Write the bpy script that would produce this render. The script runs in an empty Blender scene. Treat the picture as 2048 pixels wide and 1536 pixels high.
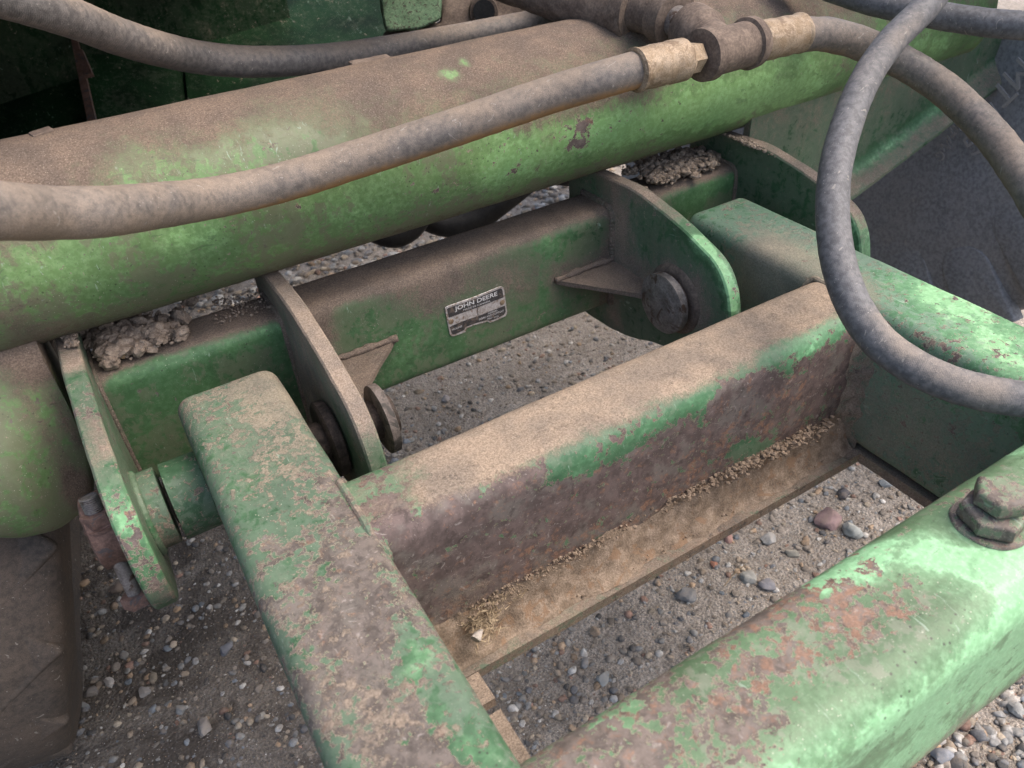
import bpy, math, random
import numpy as np
from mathutils import Vector, Matrix, noise as mnoise
from mathutils.bvhtree import BVHTree
random.seed(7); rng = np.random.default_rng(7)
R_ = math.radians
sc = bpy.context.scene
COL = sc.collection
# ------------------------------------------------------------------ camera
# metres; x runs along the beams, y away from the viewer, z up; z = 0 is the top of the square tube frame
CAM = np.array([0.0, 0.0, 0.5])
F_PX, CX, CY = 1560.18, 1024.0, 768.0
def _n(v): v = np.array(v, float); return v / np.linalg.norm(v)
_cx = _n((4529.06 - CX, 686.42 + CY, -F_PX)); _cy = _n((-133.35 - CX, 347.5 + CY, -F_PX)); _cz = np.cross(_cx, _cy)
_cy = np.cross(_cz, _cx)
ROT = np.array([_cx, _cy, _cz])
cam = bpy.data.cameras.new('camera'); camo = bpy.data.objects.new('camera', cam); COL.objects.link(camo)
M = Matrix([list(ROT[i]) + [CAM[i]] for i in range(3)] + [[0, 0, 0, 1]])
camo.matrix_world = M
cam.sensor_width = 36; cam.lens = F_PX / 2048 * 36; cam.clip_start = .01; cam.clip_end = 500
cam.dof.use_dof = True; cam.dof.focus_distance = .92; cam.dof.aperture_fstop = 9.0
sc.camera = camo
# ------------------------------------------------------------------ world, sun, exposure
SUN_EL, SUN_AZ = R_(58), R_(118)        # azimuth from +y towards +x
w = bpy.data.worlds.new('World'); sc.world = w; w.use_nodes = True
nt = w.node_tree; bg = nt.nodes['Background']
sky = nt.nodes.new('ShaderNodeTexSky'); sky.sky_type = 'NISHITA'; sky.sun_disc = False
sky.sun_elevation = SUN_EL; sky.sun_rotation = SUN_AZ; sky.dust_density = 5.0; sky.ozone_density = .6; sky.air_density = 1.0
nt.links.new(sky.outputs[0], bg.inputs[0]); bg.inputs[1].default_value = .15
sl = bpy.data.lights.new('sun', 'SUN'); sl.energy = .85; sl.angle = R_(50); sl.color = (1, .955, .9)
so = bpy.data.objects.new('sun', sl); COL.objects.link(so)
sd = Vector((math.sin(SUN_AZ) * math.cos(SUN_EL), math.cos(SUN_AZ) * math.cos(SUN_EL), math.sin(SUN_EL)))
so.rotation_euler = sd.to_track_quat('Z', 'Y').to_euler(); so.location = (2, -2, 4)
sc.view_settings.view_transform = 'Standard'; sc.view_settings.look = 'None'
sc.view_settings.exposure = 1.32; sc.view_settings.gamma = 1

# ------------------------------------------------------------------ photo pixel -> place
def ray(px, py): return ROT @ np.array([px - CX, -(py - CY), -F_PX])
def onx(px, py, x): d = ray(px, py); return CAM + d * (x - CAM[0]) / d[0]
def ony(px, py, y): d = ray(px, py); return CAM + d * (y - CAM[1]) / d[1]
def onz(px, py, z): d = ray(px, py); return CAM + d * (z - CAM[2]) / d[2]
def at(px, py, depth): return CAM + ray(px, py) * depth / F_PX

# ------------------------------------------------------------------ object helpers
def tag(o, label=None, cat=None, group=None, kind=None):
    if label: o['label'] = label
    if cat: o['category'] = cat
    if group: o['group'] = group
    if kind: o['kind'] = kind
    return o
def thing(name, label, cat, loc=(0, 0, 0), group=None):
    o = bpy.data.objects.new(name, None); COL.objects.link(o); o.location = loc; o.empty_display_size = .05
    return tag(o, label, cat, group)
def mobj(name, VF, mat, parent=None, smooth=True, sharp=38, label=None):
    V, F = VF
    V = np.asarray(V, float)
    off = np.zeros(3)
    if parent is not None:
        p = parent
        while p is not None: off += np.array(p.location); p = p.parent
    me = bpy.data.meshes.new(name)
    me.from_pydata((V - off).tolist(), [], [list(map(int, f)) for f in F])
    me.update()
    if smooth:
        me.shade_smooth()
        if sharp < 180: me.set_sharp_from_angle(angle=R_(sharp))
    me.materials.append(mat)
    o = bpy.data.objects.new(name, me); COL.objects.link(o)
    if parent is not None: o.parent = parent
    if label: o['label'] = label
    return o
def merge(*parts):
    V = []; F = []; n = 0
    for v, f in parts:
        v = np.asarray(v, float); V.append(v); F += [[i + n for i in q] for q in f]; n += len(v)
    return np.vstack(V), F
def world_verts(o):
    n = len(o.data.vertices); a = np.empty(n * 3); o.data.vertices.foreach_get('co', a); a = a.reshape(-1, 3)
    off = np.zeros(3); p = o.parent
    while p is not None: off += np.array(p.location); p = p.parent
    return a + off
# ------------------------------------------------------------------ shape helpers
def rrect(w, h, r, n=5, inset=0.0, step=None):
    """rounded rectangle centred on the origin, w along u, h along v, counter-clockwise"""
    w -= 2 * inset; h -= 2 * inset; r = max(r - inset, .0004)
    P = []
    for cxs, cys, a0 in ((1, 1, 0), (-1, 1, 90), (-1, -1, 180), (1, -1, 270)):
        for k in range(n + 1):
            a = R_(a0 + 90 * k / n)
            P.append((cxs * (w / 2 - r) + r * math.cos(a), cys * (h / 2 - r) + r * math.sin(a)))
    return np.array(P)
def densify(P, step):
    P = np.asarray(P, float); out = []
    for i in range(len(P)):
        a = P[i]; b = P[(i + 1) % len(P)]; n = max(1, int(round(np.linalg.norm(b - a) / step)))
        for k in range(n): out.append(a + (b - a) * k / n)
    return np.array(out)
def inset_poly(P, d):
    P = np.asarray(P, float); T = np.roll(P, -1, 0) - np.roll(P, 1, 0); T /= np.linalg.norm(T, axis=1)[:, None] + 1e-12
    N = np.stack([-T[:, 1], T[:, 0]], 1); return P + N * d
def extrude(P, org, u, v, ax, L, step=.008, bev=.002, bn=2, caps=(True, True)):
    """polygon P (u,v) swept length L along ax with softened ends; P counter-clockwise"""
    P = np.asarray(P, float); org, u, v, ax = map(lambda q: np.array(q, float), (org, u, v, ax))
    rings = []
    if caps[0]:
        for k in range(bn): a = R_(90 * k / bn); rings.append((bev * (1 - math.cos(a)), bev * (1 - math.sin(a))))
    m = max(1, int(round((L - 2 * bev) / step)))
    for k in range(m + 1): rings.append((bev + (L - 2 * bev) * k / m if (caps[0] or caps[1]) else L * k / m, 0.0))
    if caps[1]:
        for k in range(bn - 1, -1, -1): a = R_(90 * k / bn); rings.append((L - bev * (1 - math.cos(a)), bev * (1 - math.sin(a))))
    V = []; F = []; n = len(P)
    for t, ins in rings:
        Q = inset_poly(P, ins) if ins > 0 else P
        V.append(org + Q[:, :1] * u + Q[:, 1:] * v + t * ax)
    V = np.vstack(V)
    for j in range(len(rings) - 1):
        for i in range(n):
            a = j * n + i; b = j * n + (i + 1) % n; F.append([a, b, b + n, a + n])
    if np.dot(np.cross(u, v), ax) < 0: F = [f[::-1] for f in F]; flip = True
    else: flip = False
    last = (len(rings) - 1) * n
    c0 = list(range(n))[::-1]; c1 = [last + i for i in range(n)]
    if flip: c0 = c0[::-1]; c1 = c1[::-1]
    if caps[0]: F.append(c0)
    if caps[1]: F.append(c1)
    return V, F
def revolve(prof, org, ax, n=40, closed=True):
    """profile [(t, r)] about ax"""
    org = np.array(org, float); ax = _n(ax); h = np.array([0, 0, 1.]) if abs(ax[2]) < .9 else np.array([1., 0, 0])
    u = _n(np.cross(h, ax)); v = np.cross(ax, u); V = []; F = []
    for t, r in prof:
        for k in range(n):
            a = 2 * math.pi * k / n; V.append(org + ax * t + r * (math.cos(a) * u + math.sin(a) * v))
    for j in range(len(prof) - 1):
        for k in range(n):
            a = j * n + k; b = j * n + (k + 1) % n; F.append([a, b, b + n, a + n])
    if closed:
        F.append(list(range(n))[::-1]); F.append([(len(prof) - 1) * n + k for k in range(n)])
    return np.array(V), F
def catmull(P, step):
    P = np.asarray(P, float); P = np.vstack([2 * P[0] - P[1], P, 2 * P[-1] - P[-2]]); out = []
    for i in range(1, len(P) - 2):
        p0, p1, p2, p3 = P[i - 1:i + 3]; n = max(2, int(np.linalg.norm(p2[:3] - p1[:3]) / step))
        for k in range(n):
            t = k / n; out.append(.5 * ((2 * p1) + (-p0 + p2) * t + (2 * p0 - 5 * p1 + 4 * p2 - p3) * t * t + (-p0 + 3 * p1 - 3 * p2 + p3) * t ** 3))
    out.append(P[-2]); return np.array(out)
def sweep(path, rad, n=28, step=.006, rough=0.0, seed=0, cap=True):
    """round bar along a smooth path of points; rad number or per path point (4th column)"""
    P = np.asarray(path, float)
    if P.shape[1] == 3: P = np.hstack([P, np.full((len(P), 1), rad)])
    Q = catmull(P, step); C = Q[:, :3]; r = Q[:, 3]
    T = np.gradient(C, axis=0); T /= np.linalg.norm(T, axis=1)[:, None]
    u = _n(np.cross(T[0], (0, 0, 1.) if abs(T[0][2]) < .9 else (1., 0, 0))); V = []; F = []
    for i in range(len(C)):
        u = _n(u - T[i] * np.dot(u, T[i])); v = np.cross(T[i], u)
        for k in range(n):
            a = 2 * math.pi * k / n; d = math.cos(a) * u + math.sin(a) * v; rr = r[i]
            if rough:
                q = C[i] + d * rr; rr += rough * mnoise.fractal(Vector(q * 90 + seed * 7), 1, 2, 3)
            V.append(C[i] + d * rr)
    for j in range(len(C) - 1):
        for k in range(n):
            a = j * n + k; b = j * n + (k + 1) % n; F.append([a, b, b + n, a + n])
    if cap: F.append(list(range(n))[::-1]); F.append([(len(C) - 1) * n + k for k in range(n)])
    return np.array(V), F
def weld(path, r=.005, seed=0, n=9):
    """weld bead: a run of overlapping ripples"""
    Q = catmull(np.asarray(path, float), .0018); L = np.concatenate([[0], np.cumsum(np.linalg.norm(np.diff(Q, axis=0), axis=1))])
    rr = r * (.82 + .18 * np.abs(np.sin(L / .0065 * math.pi + seed)) + .12 * np.array([mnoise.noise(Vector(q * 60 + seed)) for q in Q]))
    T = np.gradient(Q, axis=0); T /= np.linalg.norm(T, axis=1)[:, None]
    u = _n(np.cross(T[0], (0.3, .2, 1.))); V = []; F = []
    for i in range(len(Q)):
        u = _n(u - T[i] * np.dot(u, T[i])); v = np.cross(T[i], u)
        for k in range(n): a = 2 * math.pi * k / n; V.append(Q[i] + rr[i] * (math.cos(a) * u + math.sin(a) * v))
    for j in range(len(Q) - 1):
        for k in range(n): a = j * n + k; b = j * n + (k + 1) % n; F.append([a, b, b + n, a + n])
    return np.array(V), F
def displace(VF, amp, scale, seed=0, octs=4):
    V, F = VF; V = np.array(V, float); m = bpy.data.meshes.new('t'); m.from_pydata(V.tolist(), [], [list(map(int, f)) for f in F]); m.update()
    N = np.empty(len(V) * 3); m.vertices.foreach_get('normal', N); N = N.reshape(-1, 3); bpy.data.meshes.remove(m)
    h = np.array([mnoise.fractal(Vector(p * scale + seed * 3.7), 1, 2, octs) for p in V]); return V + N * (h * amp)[:, None], F
_t = (1 + 5 ** .5) / 2
ICO_V = np.array([(-1, _t, 0), (1, _t, 0), (-1, -_t, 0), (1, -_t, 0), (0, -1, _t), (0, 1, _t), (0, -1, -_t), (0, 1, -_t), (_t, 0, -1), (_t, 0, 1), (-_t, 0, -1), (-_t, 0, 1)]) / math.hypot(1, _t)
ICO_F = np.array([(0, 11, 5), (0, 5, 1), (0, 1, 7), (0, 7, 10), (0, 10, 11), (1, 5, 9), (5, 11, 4), (11, 10, 2), (10, 7, 6), (7, 1, 8), (3, 9, 4), (3, 4, 2), (3, 2, 6), (3, 6, 8), (3, 8, 9), (4, 9, 5), (2, 4, 11), (6, 2, 10), (8, 6, 7), (9, 8, 1)])
def subdiv(V, F):
    V = [tuple(v) for v in V]; c = {}; G = []
    def mid(a, b):
        k = (min(a, b), max(a, b))
        if k not in c:
            m = (np.array(V[a]) + np.array(V[b])) / 2; V.append(tuple(m / np.linalg.norm(m))); c[k] = len(V) - 1
        return c[k]
    for a, b, d in F:
        x, y, z = mid(a, b), mid(b, d), mid(d, a); G += [(a, x, z), (b, y, x), (d, z, y), (x, y, z)]
    return np.array(V), np.array(G)
ICO2 = subdiv(ICO_V, ICO_F); ICO3 = subdiv(*ICO2); ICO4 = subdiv(*ICO3)
def rock(size, seed, base=None, flat=.65, rough=.25, facet=True, el=None):
    V, F = base or ICO3; V = V.copy(); r2 = np.random.default_rng(seed)
    if facet:
        for _ in range(13):
            d = _n(r2.normal(size=3)); c = r2.uniform(.55, .85); s = V @ d; V -= np.outer(np.maximum(s - c, 0) * .92, d)
    k = r2.uniform(0, 50, 3)
    V = V * (1 + rough * np.array([mnoise.fractal(Vector(p * 1.6 + k), 1, 2, 4) for p in V]))[:, None]
    e = el if el is not None else (1, r2.uniform(.65, .95), flat)
    return V * np.array(e) * size, F
def rotz(a): c, s = math.cos(a), math.sin(a); return np.array([[c, -s, 0], [s, c, 0], [0, 0, 1.]])
def text_mesh(s, size, thick=0.0, bold=0.0, space=1.0):
    cu = bpy.data.curves.new('t', 'FONT'); cu.body = s; cu.size = size; cu.extrude = thick; cu.offset = bold; cu.space_character = space; cu.resolution_u = 3
    ob = bpy.data.objects.new('t', cu); COL.objects.link(ob); dg = bpy.context.evaluated_depsgraph_get(); me = bpy.data.meshes.new_from_object(ob.evaluated_get(dg))
    V = np.array([v.co[:] for v in me.vertices]); F = [list(p.vertices) for p in me.polygons]
    bpy.data.objects.remove(ob); bpy.data.curves.remove(cu); bpy.data.meshes.remove(me); return V, F

# ------------------------------------------------------------------ wear painted on the surface: dust, rust, fresh paint, orange
def wear(o, dust=0, rust=0, fresh=0, orange=0, up=0.0, fn=None, strokes=(), edge=0.0):
    V = world_verts(o); n = len(V); me = o.data
    N = np.empty(n * 3); me.vertices.foreach_get('normal', N); N = N.reshape(-1, 3)
    A = np.zeros((n, 4)); A[:, 0] = dust + up * np.clip(N[:, 2], 0, 1) ** 1.5; A[:, 1] = rust; A[:, 2] = fresh; A[:, 3] = orange
    if fn: fn(V, N, A)
    if edge: A[:, 1] += edge * np.exp(-((np.sqrt(N[:, 0] ** 2 + N[:, 1] ** 2) - .7) / .22) ** 2) * (N[:, 2] > .1)
    if strokes:
        bvh = BVHTree.FromPolygons([Vector(v) for v in V], [list(p.vertices) for p in me.polygons])
        for layer, amt, rad, pts in strokes:
            Q = []
            pts = [np.array(p, float) for p in pts]
            for i in range(len(pts)):
                a = pts[i]; b = pts[min(i + 1, len(pts) - 1)]; m = max(1, int(np.linalg.norm(b - a) / 14))
                for k in range(m):
                    q = a + (b - a) * k / m; d = ray(*q); h = bvh.ray_cast(Vector(CAM), Vector(d).normalized())
                    if h[0] is not None: Q.append(h[0][:])
            if not Q: continue
            Q = np.array(Q); d2 = np.full(n, 1e9)
            for q in Q: d2 = np.minimum(d2, ((V - q) ** 2).sum(1))
            wgt = np.exp(-(d2 / rad ** 2)); A[:, 'drfo'.index(layer)] += amt * wgt
    at_ = me.attributes.new('wear', 'FLOAT_COLOR', 'POINT'); at_.data.foreach_set('color', A.ravel().astype(np.float32))
    return o

# ------------------------------------------------------------------ material helpers
class G:
    def __init__(s, name):
        s.m = bpy.data.materials.new(name); s.m.use_nodes = True; s.t = s.m.node_tree; s.b = s.t.nodes['Principled BSDF']
        s.pos = s.t.nodes.new('ShaderNodeNewGeometry').outputs['Position']
        s.obj = s.pos
    def set(s, sock, v):
        if isinstance(v, bpy.types.NodeSocket): s.t.links.new(v, sock)
        elif isinstance(v, (tuple, list)) and len(v) == 3 and sock.type == 'RGBA': sock.default_value = (*v, 1)
        elif isinstance(v, (int, float)) and sock.type == 'RGBA': sock.default_value = (v, v, v, 1)
        else: sock.default_value = v
    def math(s, op, a, b=0.0, c=None, clamp=False):
        n = s.t.nodes.new('ShaderNodeMath'); n.operation = op; n.use_clamp = clamp; s.set(n.inputs[0], a); s.set(n.inputs[1], b)
        if c is not None: s.set(n.inputs[2], c)
        return n.outputs[0]
    def add(s, *a):
        r = a[0]
        for b in a[1:]: r = s.math('ADD', r, b)
        return r
    def mul(s, *a):
        r = a[0]
        for b in a[1:]: r = s.math('MULTIPLY', r, b)
        return r
    def step(s, x, lo, hi, smooth=True):
        n = s.t.nodes.new('ShaderNodeMapRange'); n.interpolation_type = 'SMOOTHSTEP' if smooth else 'LINEAR'; s.set(n.inputs[0], x); s.set(n.inputs[1], lo); s.set(n.inputs[2], hi); return n.outputs[0]
    def map(s, x, a, b, c, d):
        n = s.t.nodes.new('ShaderNodeMapRange'); s.set(n.inputs[0], x)
        for i, v in enumerate((a, b, c, d)): s.set(n.inputs[i + 1], v)
        return n.outputs[0]
    def vec(s, scale=(1, 1, 1), rot=(0, 0, 0), loc=(0, 0, 0)):
        n = s.t.nodes.new('ShaderNodeMapping'); s.t.links.new(s.obj, n.inputs[0]); n.inputs['Scale'].default_value = scale; n.inputs['Rotation'].default_value = rot; n.inputs['Location'].default_value = loc; return n.outputs[0]
    def noise(s, scale, detail=4, rough=.5, dist=0.0, vec=None, col=False):
        n = s.t.nodes.new('ShaderNodeTexNoise'); s.t.links.new(vec or s.obj, n.inputs['Vector']); n.inputs['Scale'].default_value = scale
        n.inputs['Detail'].default_value = detail; n.inputs['Roughness'].default_value = rough; n.inputs['Distortion'].default_value = dist
        return n.outputs['Color' if col else 0]
    def vor(s, scale, out='Distance', vec=None, feature='F1', rand=1.0):
        n = s.t.nodes.new('ShaderNodeTexVoronoi'); n.feature = feature; s.t.links.new(vec or s.obj, n.inputs['Vector']); n.inputs['Scale'].default_value = scale; n.inputs['Randomness'].default_value = rand; return n.outputs[out]
    def mix(s, f, a, b):
        n = s.t.nodes.new('ShaderNodeMix'); n.data_type = 'RGBA'; s.set(n.inputs[0], f); s.set(n.inputs[6], a); s.set(n.inputs[7], b); return n.outputs[2]
    def attr(s, name):
        n = s.t.nodes.new('ShaderNodeAttribute'); n.attribute_name = name; sp = s.t.nodes.new('ShaderNodeSeparateColor'); s.t.links.new(n.outputs['Color'], sp.inputs[0]); return sp.outputs[0], sp.outputs[1], sp.outputs[2], n.outputs['Alpha']
    def hsv(s, col, h=.5, sat=1.0, v=1.0):
        n = s.t.nodes.new('ShaderNodeHueSaturation'); s.set(n.inputs['Hue'], h); s.set(n.inputs['Saturation'], sat); s.set(n.inputs['Value'], v); s.set(n.inputs['Color'], col); return n.outputs[0]
    def bump(s, h, dist, strength=1.0, prev=None):
        n = s.t.nodes.new('ShaderNodeBump'); s.set(n.inputs['Height'], h); n.inputs['Distance'].default_value = dist; n.inputs['Strength'].default_value = strength
        if prev is not None: s.t.links.new(prev, n.inputs['Normal'])
        return n.outputs[0]
    def out(s, col, rough=.6, bump=None, spec=.4, metal=None):
        s.set(s.b.inputs['Base Color'], col); s.set(s.b.inputs['Roughness'], rough); s.b.inputs['Specular IOR Level'].default_value = spec if not isinstance(spec, bpy.types.NodeSocket) else .4
        if isinstance(spec, bpy.types.NodeSocket): s.set(s.b.inputs['Specular IOR Level'], spec)
        if bump is not None: s.t.links.new(bump, s.b.inputs['Normal'])
        if metal is not None: s.set(s.b.inputs['Metallic'], metal)
        return s.m

def paint_mat(name, deep=(0.037, 0.090, 0.040), mid=(0.071, 0.162, 0.067), mint=(0.183, 0.381, 0.173), yellow=.0, seed=0.0, chip=1.0, spots=1.0, fine=1.0, primer=(.085, .064, .059), rim=(.37, .285, .225), film=.5, filmc=(.21, .225, .165), flake=.0, dustc=None, spec=.32, hi=1.8):
    DUST = dustc or (.275, .215, .168)
    g = G(name); d, r, f, o = g.attr('wear'); g.obj = g.vec(loc=(seed, seed * 1.7, seed * .6))
    big = g.noise(7, 5, .55, .3); md = g.noise(26, 8, .62, .6); md2 = g.noise(38, 8, .66, .4, g.vec(loc=(5, 3, 1 + seed)))
    fn_ = g.noise(170, 5, .65); grain = g.noise(520, 4, .75)
    # green coat: deep / mid / chalky mint, in ragged patches
    c = g.mix(g.step(g.add(big, g.mul(f, .35)), .35, .62), deep, mid)
    fm = g.add(g.mul(md, .55), g.mul(big, .30), g.mul(fn_, .12), g.mul(f, .5))
    c = g.mix(g.step(fm, .74, .79), c, mint)
    c = g.mix(g.mul(g.step(fm, .58, .80), .5), c, mint)
    if yellow: c = g.mix(g.mul(g.step(g.noise(12, 4, .5, 0, g.vec(loc=(9, 1, 4))), .3, .7), yellow), c, (.20, .30, .10))
    c = g.mix(g.step(fn_, .40, .66), g.hsv(c, .5, 1.0, .86), g.hsv(c, .5, .92, 1.12))
    stk = g.noise(1, 4, .6, .4, g.vec((60, 60, 5), (0, 0, 0), (seed, 0, 0))); md4 = g.noise(85, 7, .7, .6, g.vec(loc=(2, 9, 5 + seed))); fmk = g.add(g.mul(g.add(g.noise(15, 6, .65, .5, g.vec(loc=(2, 9, 5))), -.5), .7), g.mul(g.add(md4, -.5), .9), g.mul(f, -.40), g.mul(d, .35), g.mul(g.add(stk, -.5), .35), .03)
    c = g.mix(g.mul(g.add(g.mul(g.step(fmk, -.02, .035), .62), g.mul(g.step(fmk, -.22, .35), .38)), film), c, filmc)
    c = g.mix(g.mul(g.step(g.add(md4, g.mul(g.add(big, -.5), .4)), .40, .30), .35), c, g.hsv(c, .5, 1.1, .45))
    # scuffs and scratches
    sx = g.noise(60, 3, .6, 1.2, g.vec((3, .5, 1), (.3, .5, .9))); c = g.mix(g.mul(g.step(sx, .655, .70), g.step(g.noise(8, 2), .45, .6), .45), c, (.33, .42, .34))
    sy = g.noise(45, 3, .6, 1.5, g.vec((.5, 4, 1), (.1, .9, .4), (3, 3, 3))); c = g.mix(g.mul(g.step(sy, .665, .70), .3), c, (.03, .05, .035))
    # light paint and lime spatter
    v1 = g.vor(210, vec=g.vec(loc=(1, 2, 3))); v1m = g.mul(g.step(v1, .13, .08), g.step(g.noise(9, 3), .46, .62), .75 * spots); c = g.mix(v1m, c, (.47, .45, .36))
    v2 = g.vor(120, vec=g.vec(loc=(4, 2, 8))); c = g.mix(g.mul(g.step(v2, .16, .10), g.step(g.noise(14, 3, .5, 0, g.vec(loc=(3, 7, 1))), .5, .6), .8 * spots), c, (.035, .03, .026))
    # pin pricks, pits and tiny flakes
    c = g.mix(g.mul(g.step(g.vor(430, vec=g.vec(loc=(3, 3, 9))), .17, .09), g.step(md4, .44, .58), .55), c, (.40, .40, .33))
    c = g.mix(g.mul(g.step(g.vor(340, vec=g.vec(loc=(8, 2, 2))), .16, .09), g.step(md4, .56, .42), .75), c, (.04, .032, .026))
    # chips through the paint: crisp ragged islands with a pale lifted rim
    md3 = g.noise(105, 6, .68, .5, g.vec(loc=(8, 1, 3 + seed)))
    rm = g.add(g.mul(g.add(md2, -.5), .78), g.mul(g.add(big, -.5), .35), g.mul(g.add(md3, -.5), .80), g.mul(g.add(fn_, -.5), .42), .5, g.mul(r, .5 * chip))
    rimm = g.mul(g.step(rm, .615, .630), g.step(rm, .668, .645))
    core = g.math('MAXIMUM', g.step(rm, .640, .652), g.mul(g.step(g.add(g.noise(150, 4, .6, .8, g.vec(loc=(6, 1, 4))), g.mul(r, .10 * chip), g.mul(g.add(big, -.5), .25)), .655, .675), .9))
    pr = g.mix(g.step(g.noise(70, 5, .7, 0, g.vec(loc=(2, 2, 2))), .38, .62), primer, tuple(min(1, hi * q) for q in primer))
    pr = g.mix(g.mul(g.step(g.noise(30, 4, .6, 0, g.vec(loc=(7, 2, 5))), .5, .62), .5), pr, (.155, .140, .122))
    om = g.step(g.add(g.noise(75, 6, .7, .5, g.vec(loc=(6, 6, 2))), g.mul(g.add(md3, -.5), .5), g.mul(o, .30)), .58, .72)
    pr = g.mix(g.mul(om, .62), pr, g.mix(g.step(grain, .4, .6), (.18, .09, .055), (.30, .165, .10)))
    ws = g.noise(70, 4, .65, 2.2, g.vec((1, 1, 1), (0, 0, 0), (4, 4, 4))); pr = g.mix(g.mul(g.step(ws, .625, .68), .45), pr, (.36, .32, .29)); pr = g.mix(g.mul(g.step(md4, .46, .36), .6), pr, tuple(.55 * q for q in primer))
    c = g.mix(g.mul(rimm, .75), c, rim)
    c = g.mix(core, c, pr)
    c = g.mix(g.mul(g.step(g.vor(330), .16, .08), core, .35), c, (.40, .36, .33))
    # settled dust
    dn = g.add(d, g.mul(g.add(big, -.5), .75), g.mul(g.add(fn_, -.5), .55), g.mul(g.add(md, -.5), .8), g.mul(g.add(stk, -.5), .5), g.mul(g.add(md4, -.5), .55), g.mul(g.add(grain, -.5), .45 * fine))
    dm = g.step(dn, .18, .85)
    if flake: dm = g.math('MAXIMUM', g.mul(dm, 1 - .5 * flake), g.mul(g.step(g.add(g.mul(d, .55), g.mul(g.add(md3, -.5), 1.1), g.mul(g.add(md4, -.5), 1.0), g.mul(g.add(grain, -.5), .25)), .17, .26), .85 * flake))
    dc = g.mix(g.step(grain, .38, .62), tuple(q * .70 for q in DUST), tuple(q * 1.16 for q in DUST))
    dc = g.mix(g.step(g.noise(20, 4, .6, 0, g.vec(loc=(1, 8, 8))), .35, .65), dc, g.hsv(dc, .5, .85, .72))
    dc = g.mix(g.step(g.vor(420), .15, .09), dc, (.42, .35, .28)); dc = g.mix(g.step(g.vor(260, vec=g.vec(loc=(7, 7, 7))), .15, .09), dc, (.10, .075, .06)); dc = g.mix(g.mul(g.step(md4, .55, .66), .35), dc, (.15, .11, .085))
    c = g.mix(dm, c, dc)
    h = g.add(g.mul(core, -.35), g.mul(rimm, .25), g.mul(fn_, .25), g.mul(dm, g.add(.35, g.mul(grain, .9))), g.mul(md, .35))
    b = g.bump(h, .0011, .7); b = g.bump(big, .006, .25, b)
    rough = g.mix(dm, g.mix(core, g.map(fn_, .3, .7, .42, .62), .72), .96)
    return g.out(c, rough, b, g.map(dm, 0, 1, spec, .08))
def rubber_mat(name, base=(.042, .042, .046), dust=(.19, .155, .13), weave=True, lo=.25, hi=.8, orange=.0, sheen=.5):
    g = G(name); d, r, f, o = g.attr('wear')
    big = g.noise(11, 5, .6, .4); fn_ = g.noise(140, 5, .65); grain = g.noise(1100, 2, .6)
    c = g.mix(g.step(fn_, .35, .65), base, tuple(q * 1.7 for q in base))
    dn = g.add(d, g.mul(g.add(big, -.5), 1.0), g.mul(g.add(fn_, -.5), .7), g.mul(g.add(grain, -.5), .25))
    dm = g.mul(g.step(dn, lo, hi), .92)
    dc = g.mix(g.step(grain, .35, .65), tuple(q * .8 for q in dust), tuple(q * 1.2 for q in dust))
    dc = g.mix(g.step(g.add(o, g.mul(g.add(fn_, -.5), .6)), .25, .9), dc, (.33, .19, .085))
    c = g.mix(dm, c, dc)
    c = g.mix(g.mul(g.step(g.vor(190, vec=g.vec(loc=(2, 4, 1))), .11, .06), g.step(g.noise(12, 3), .42, .6), .8), c, (.42, .39, .34))
    sc_ = g.noise(50, 2, .5, 2.0, g.vec((1, 3, 1), (.5, .8, .2))); c = g.mix(g.mul(g.step(sc_, .69, .72), .5), c, (.34, .31, .27))
    h = g.add(g.mul(fn_, .5), g.mul(grain, .35), g.mul(dm, .4))
    if weave:
        wv = g.vor(620, vec=g.vec((1, 1, 1), (.3, .6, .8)), rand=.15); h = g.add(h, g.mul(wv, .35))
    b = g.bump(h, .0008, .6); b = g.bump(big, .004, .2, b)
    return g.out(c, g.map(dm, 0, 1, sheen, .95), b, g.map(dm, 0, 1, .4, .1))
def simple(name, ca, cb, scale=60, rough=.8, bumpd=.001, metal=None, spec=.3, spot=None):
    g = G(name); n = g.noise(scale, 7, .65, .3); n2 = g.noise(scale * 7, 3, .6)
    c = g.mix(g.step(n, .35, .65), ca, cb); c = g.mix(g.step(n2, .35, .7), g.hsv(c, .5, 1, .8), g.hsv(c, .5, 1, 1.18))
    if spot: c = g.mix(g.step(g.noise(scale * .6, 6, .7, .8, g.vec(loc=(5, 5, 5))), .54, .60), c, spot)
    return g.out(c, rough, g.bump(g.add(g.mul(n, .6), g.mul(n2, .5)), bumpd, .8), spec, metal)
MP = paint_mat('worn_green_paint')
M_TUBE = paint_mat('tube_green_paint', deep=(0.073, 0.140, 0.053), mid=(0.110, 0.202, 0.075), mint=(0.189, 0.358, 0.134), yellow=.25, seed=3.1, chip=.9, spots=.8, film=.80, filmc=(.135, .125, .085), dustc=(.175, .130, .100))
M_BEAM = paint_mat('cross_beam_paint', deep=(0.032, 0.084, 0.035), mid=(0.059, 0.137, 0.054), mint=(0.110, 0.246, 0.096), seed=5.3, film=.6, filmc=(.13, .135, .09), dustc=(.185, .142, .112))
M_ARM = paint_mat('arm_green_paint', deep=(0.032, 0.081, 0.040), mid=(0.051, 0.118, 0.056), mint=(0.159, 0.347, 0.163), seed=8.2, primer=(.078, .065, .057), rim=(.38, .29, .225), film=.34, filmc=(.20, .22, .185), flake=.9, dustc=(.27, .215, .165))
M_XBAR = paint_mat('crossbar_paint', deep=(.035, .095, .045), mid=(.06, .15, .07), mint=(.16, .37, .18), seed=8.2, primer=(.074, .054, .049), rim=(.27, .20, .155), film=.3, filmc=(.2, .21, .16), dustc=(.295, .228, .170), hi=1.7)
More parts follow.
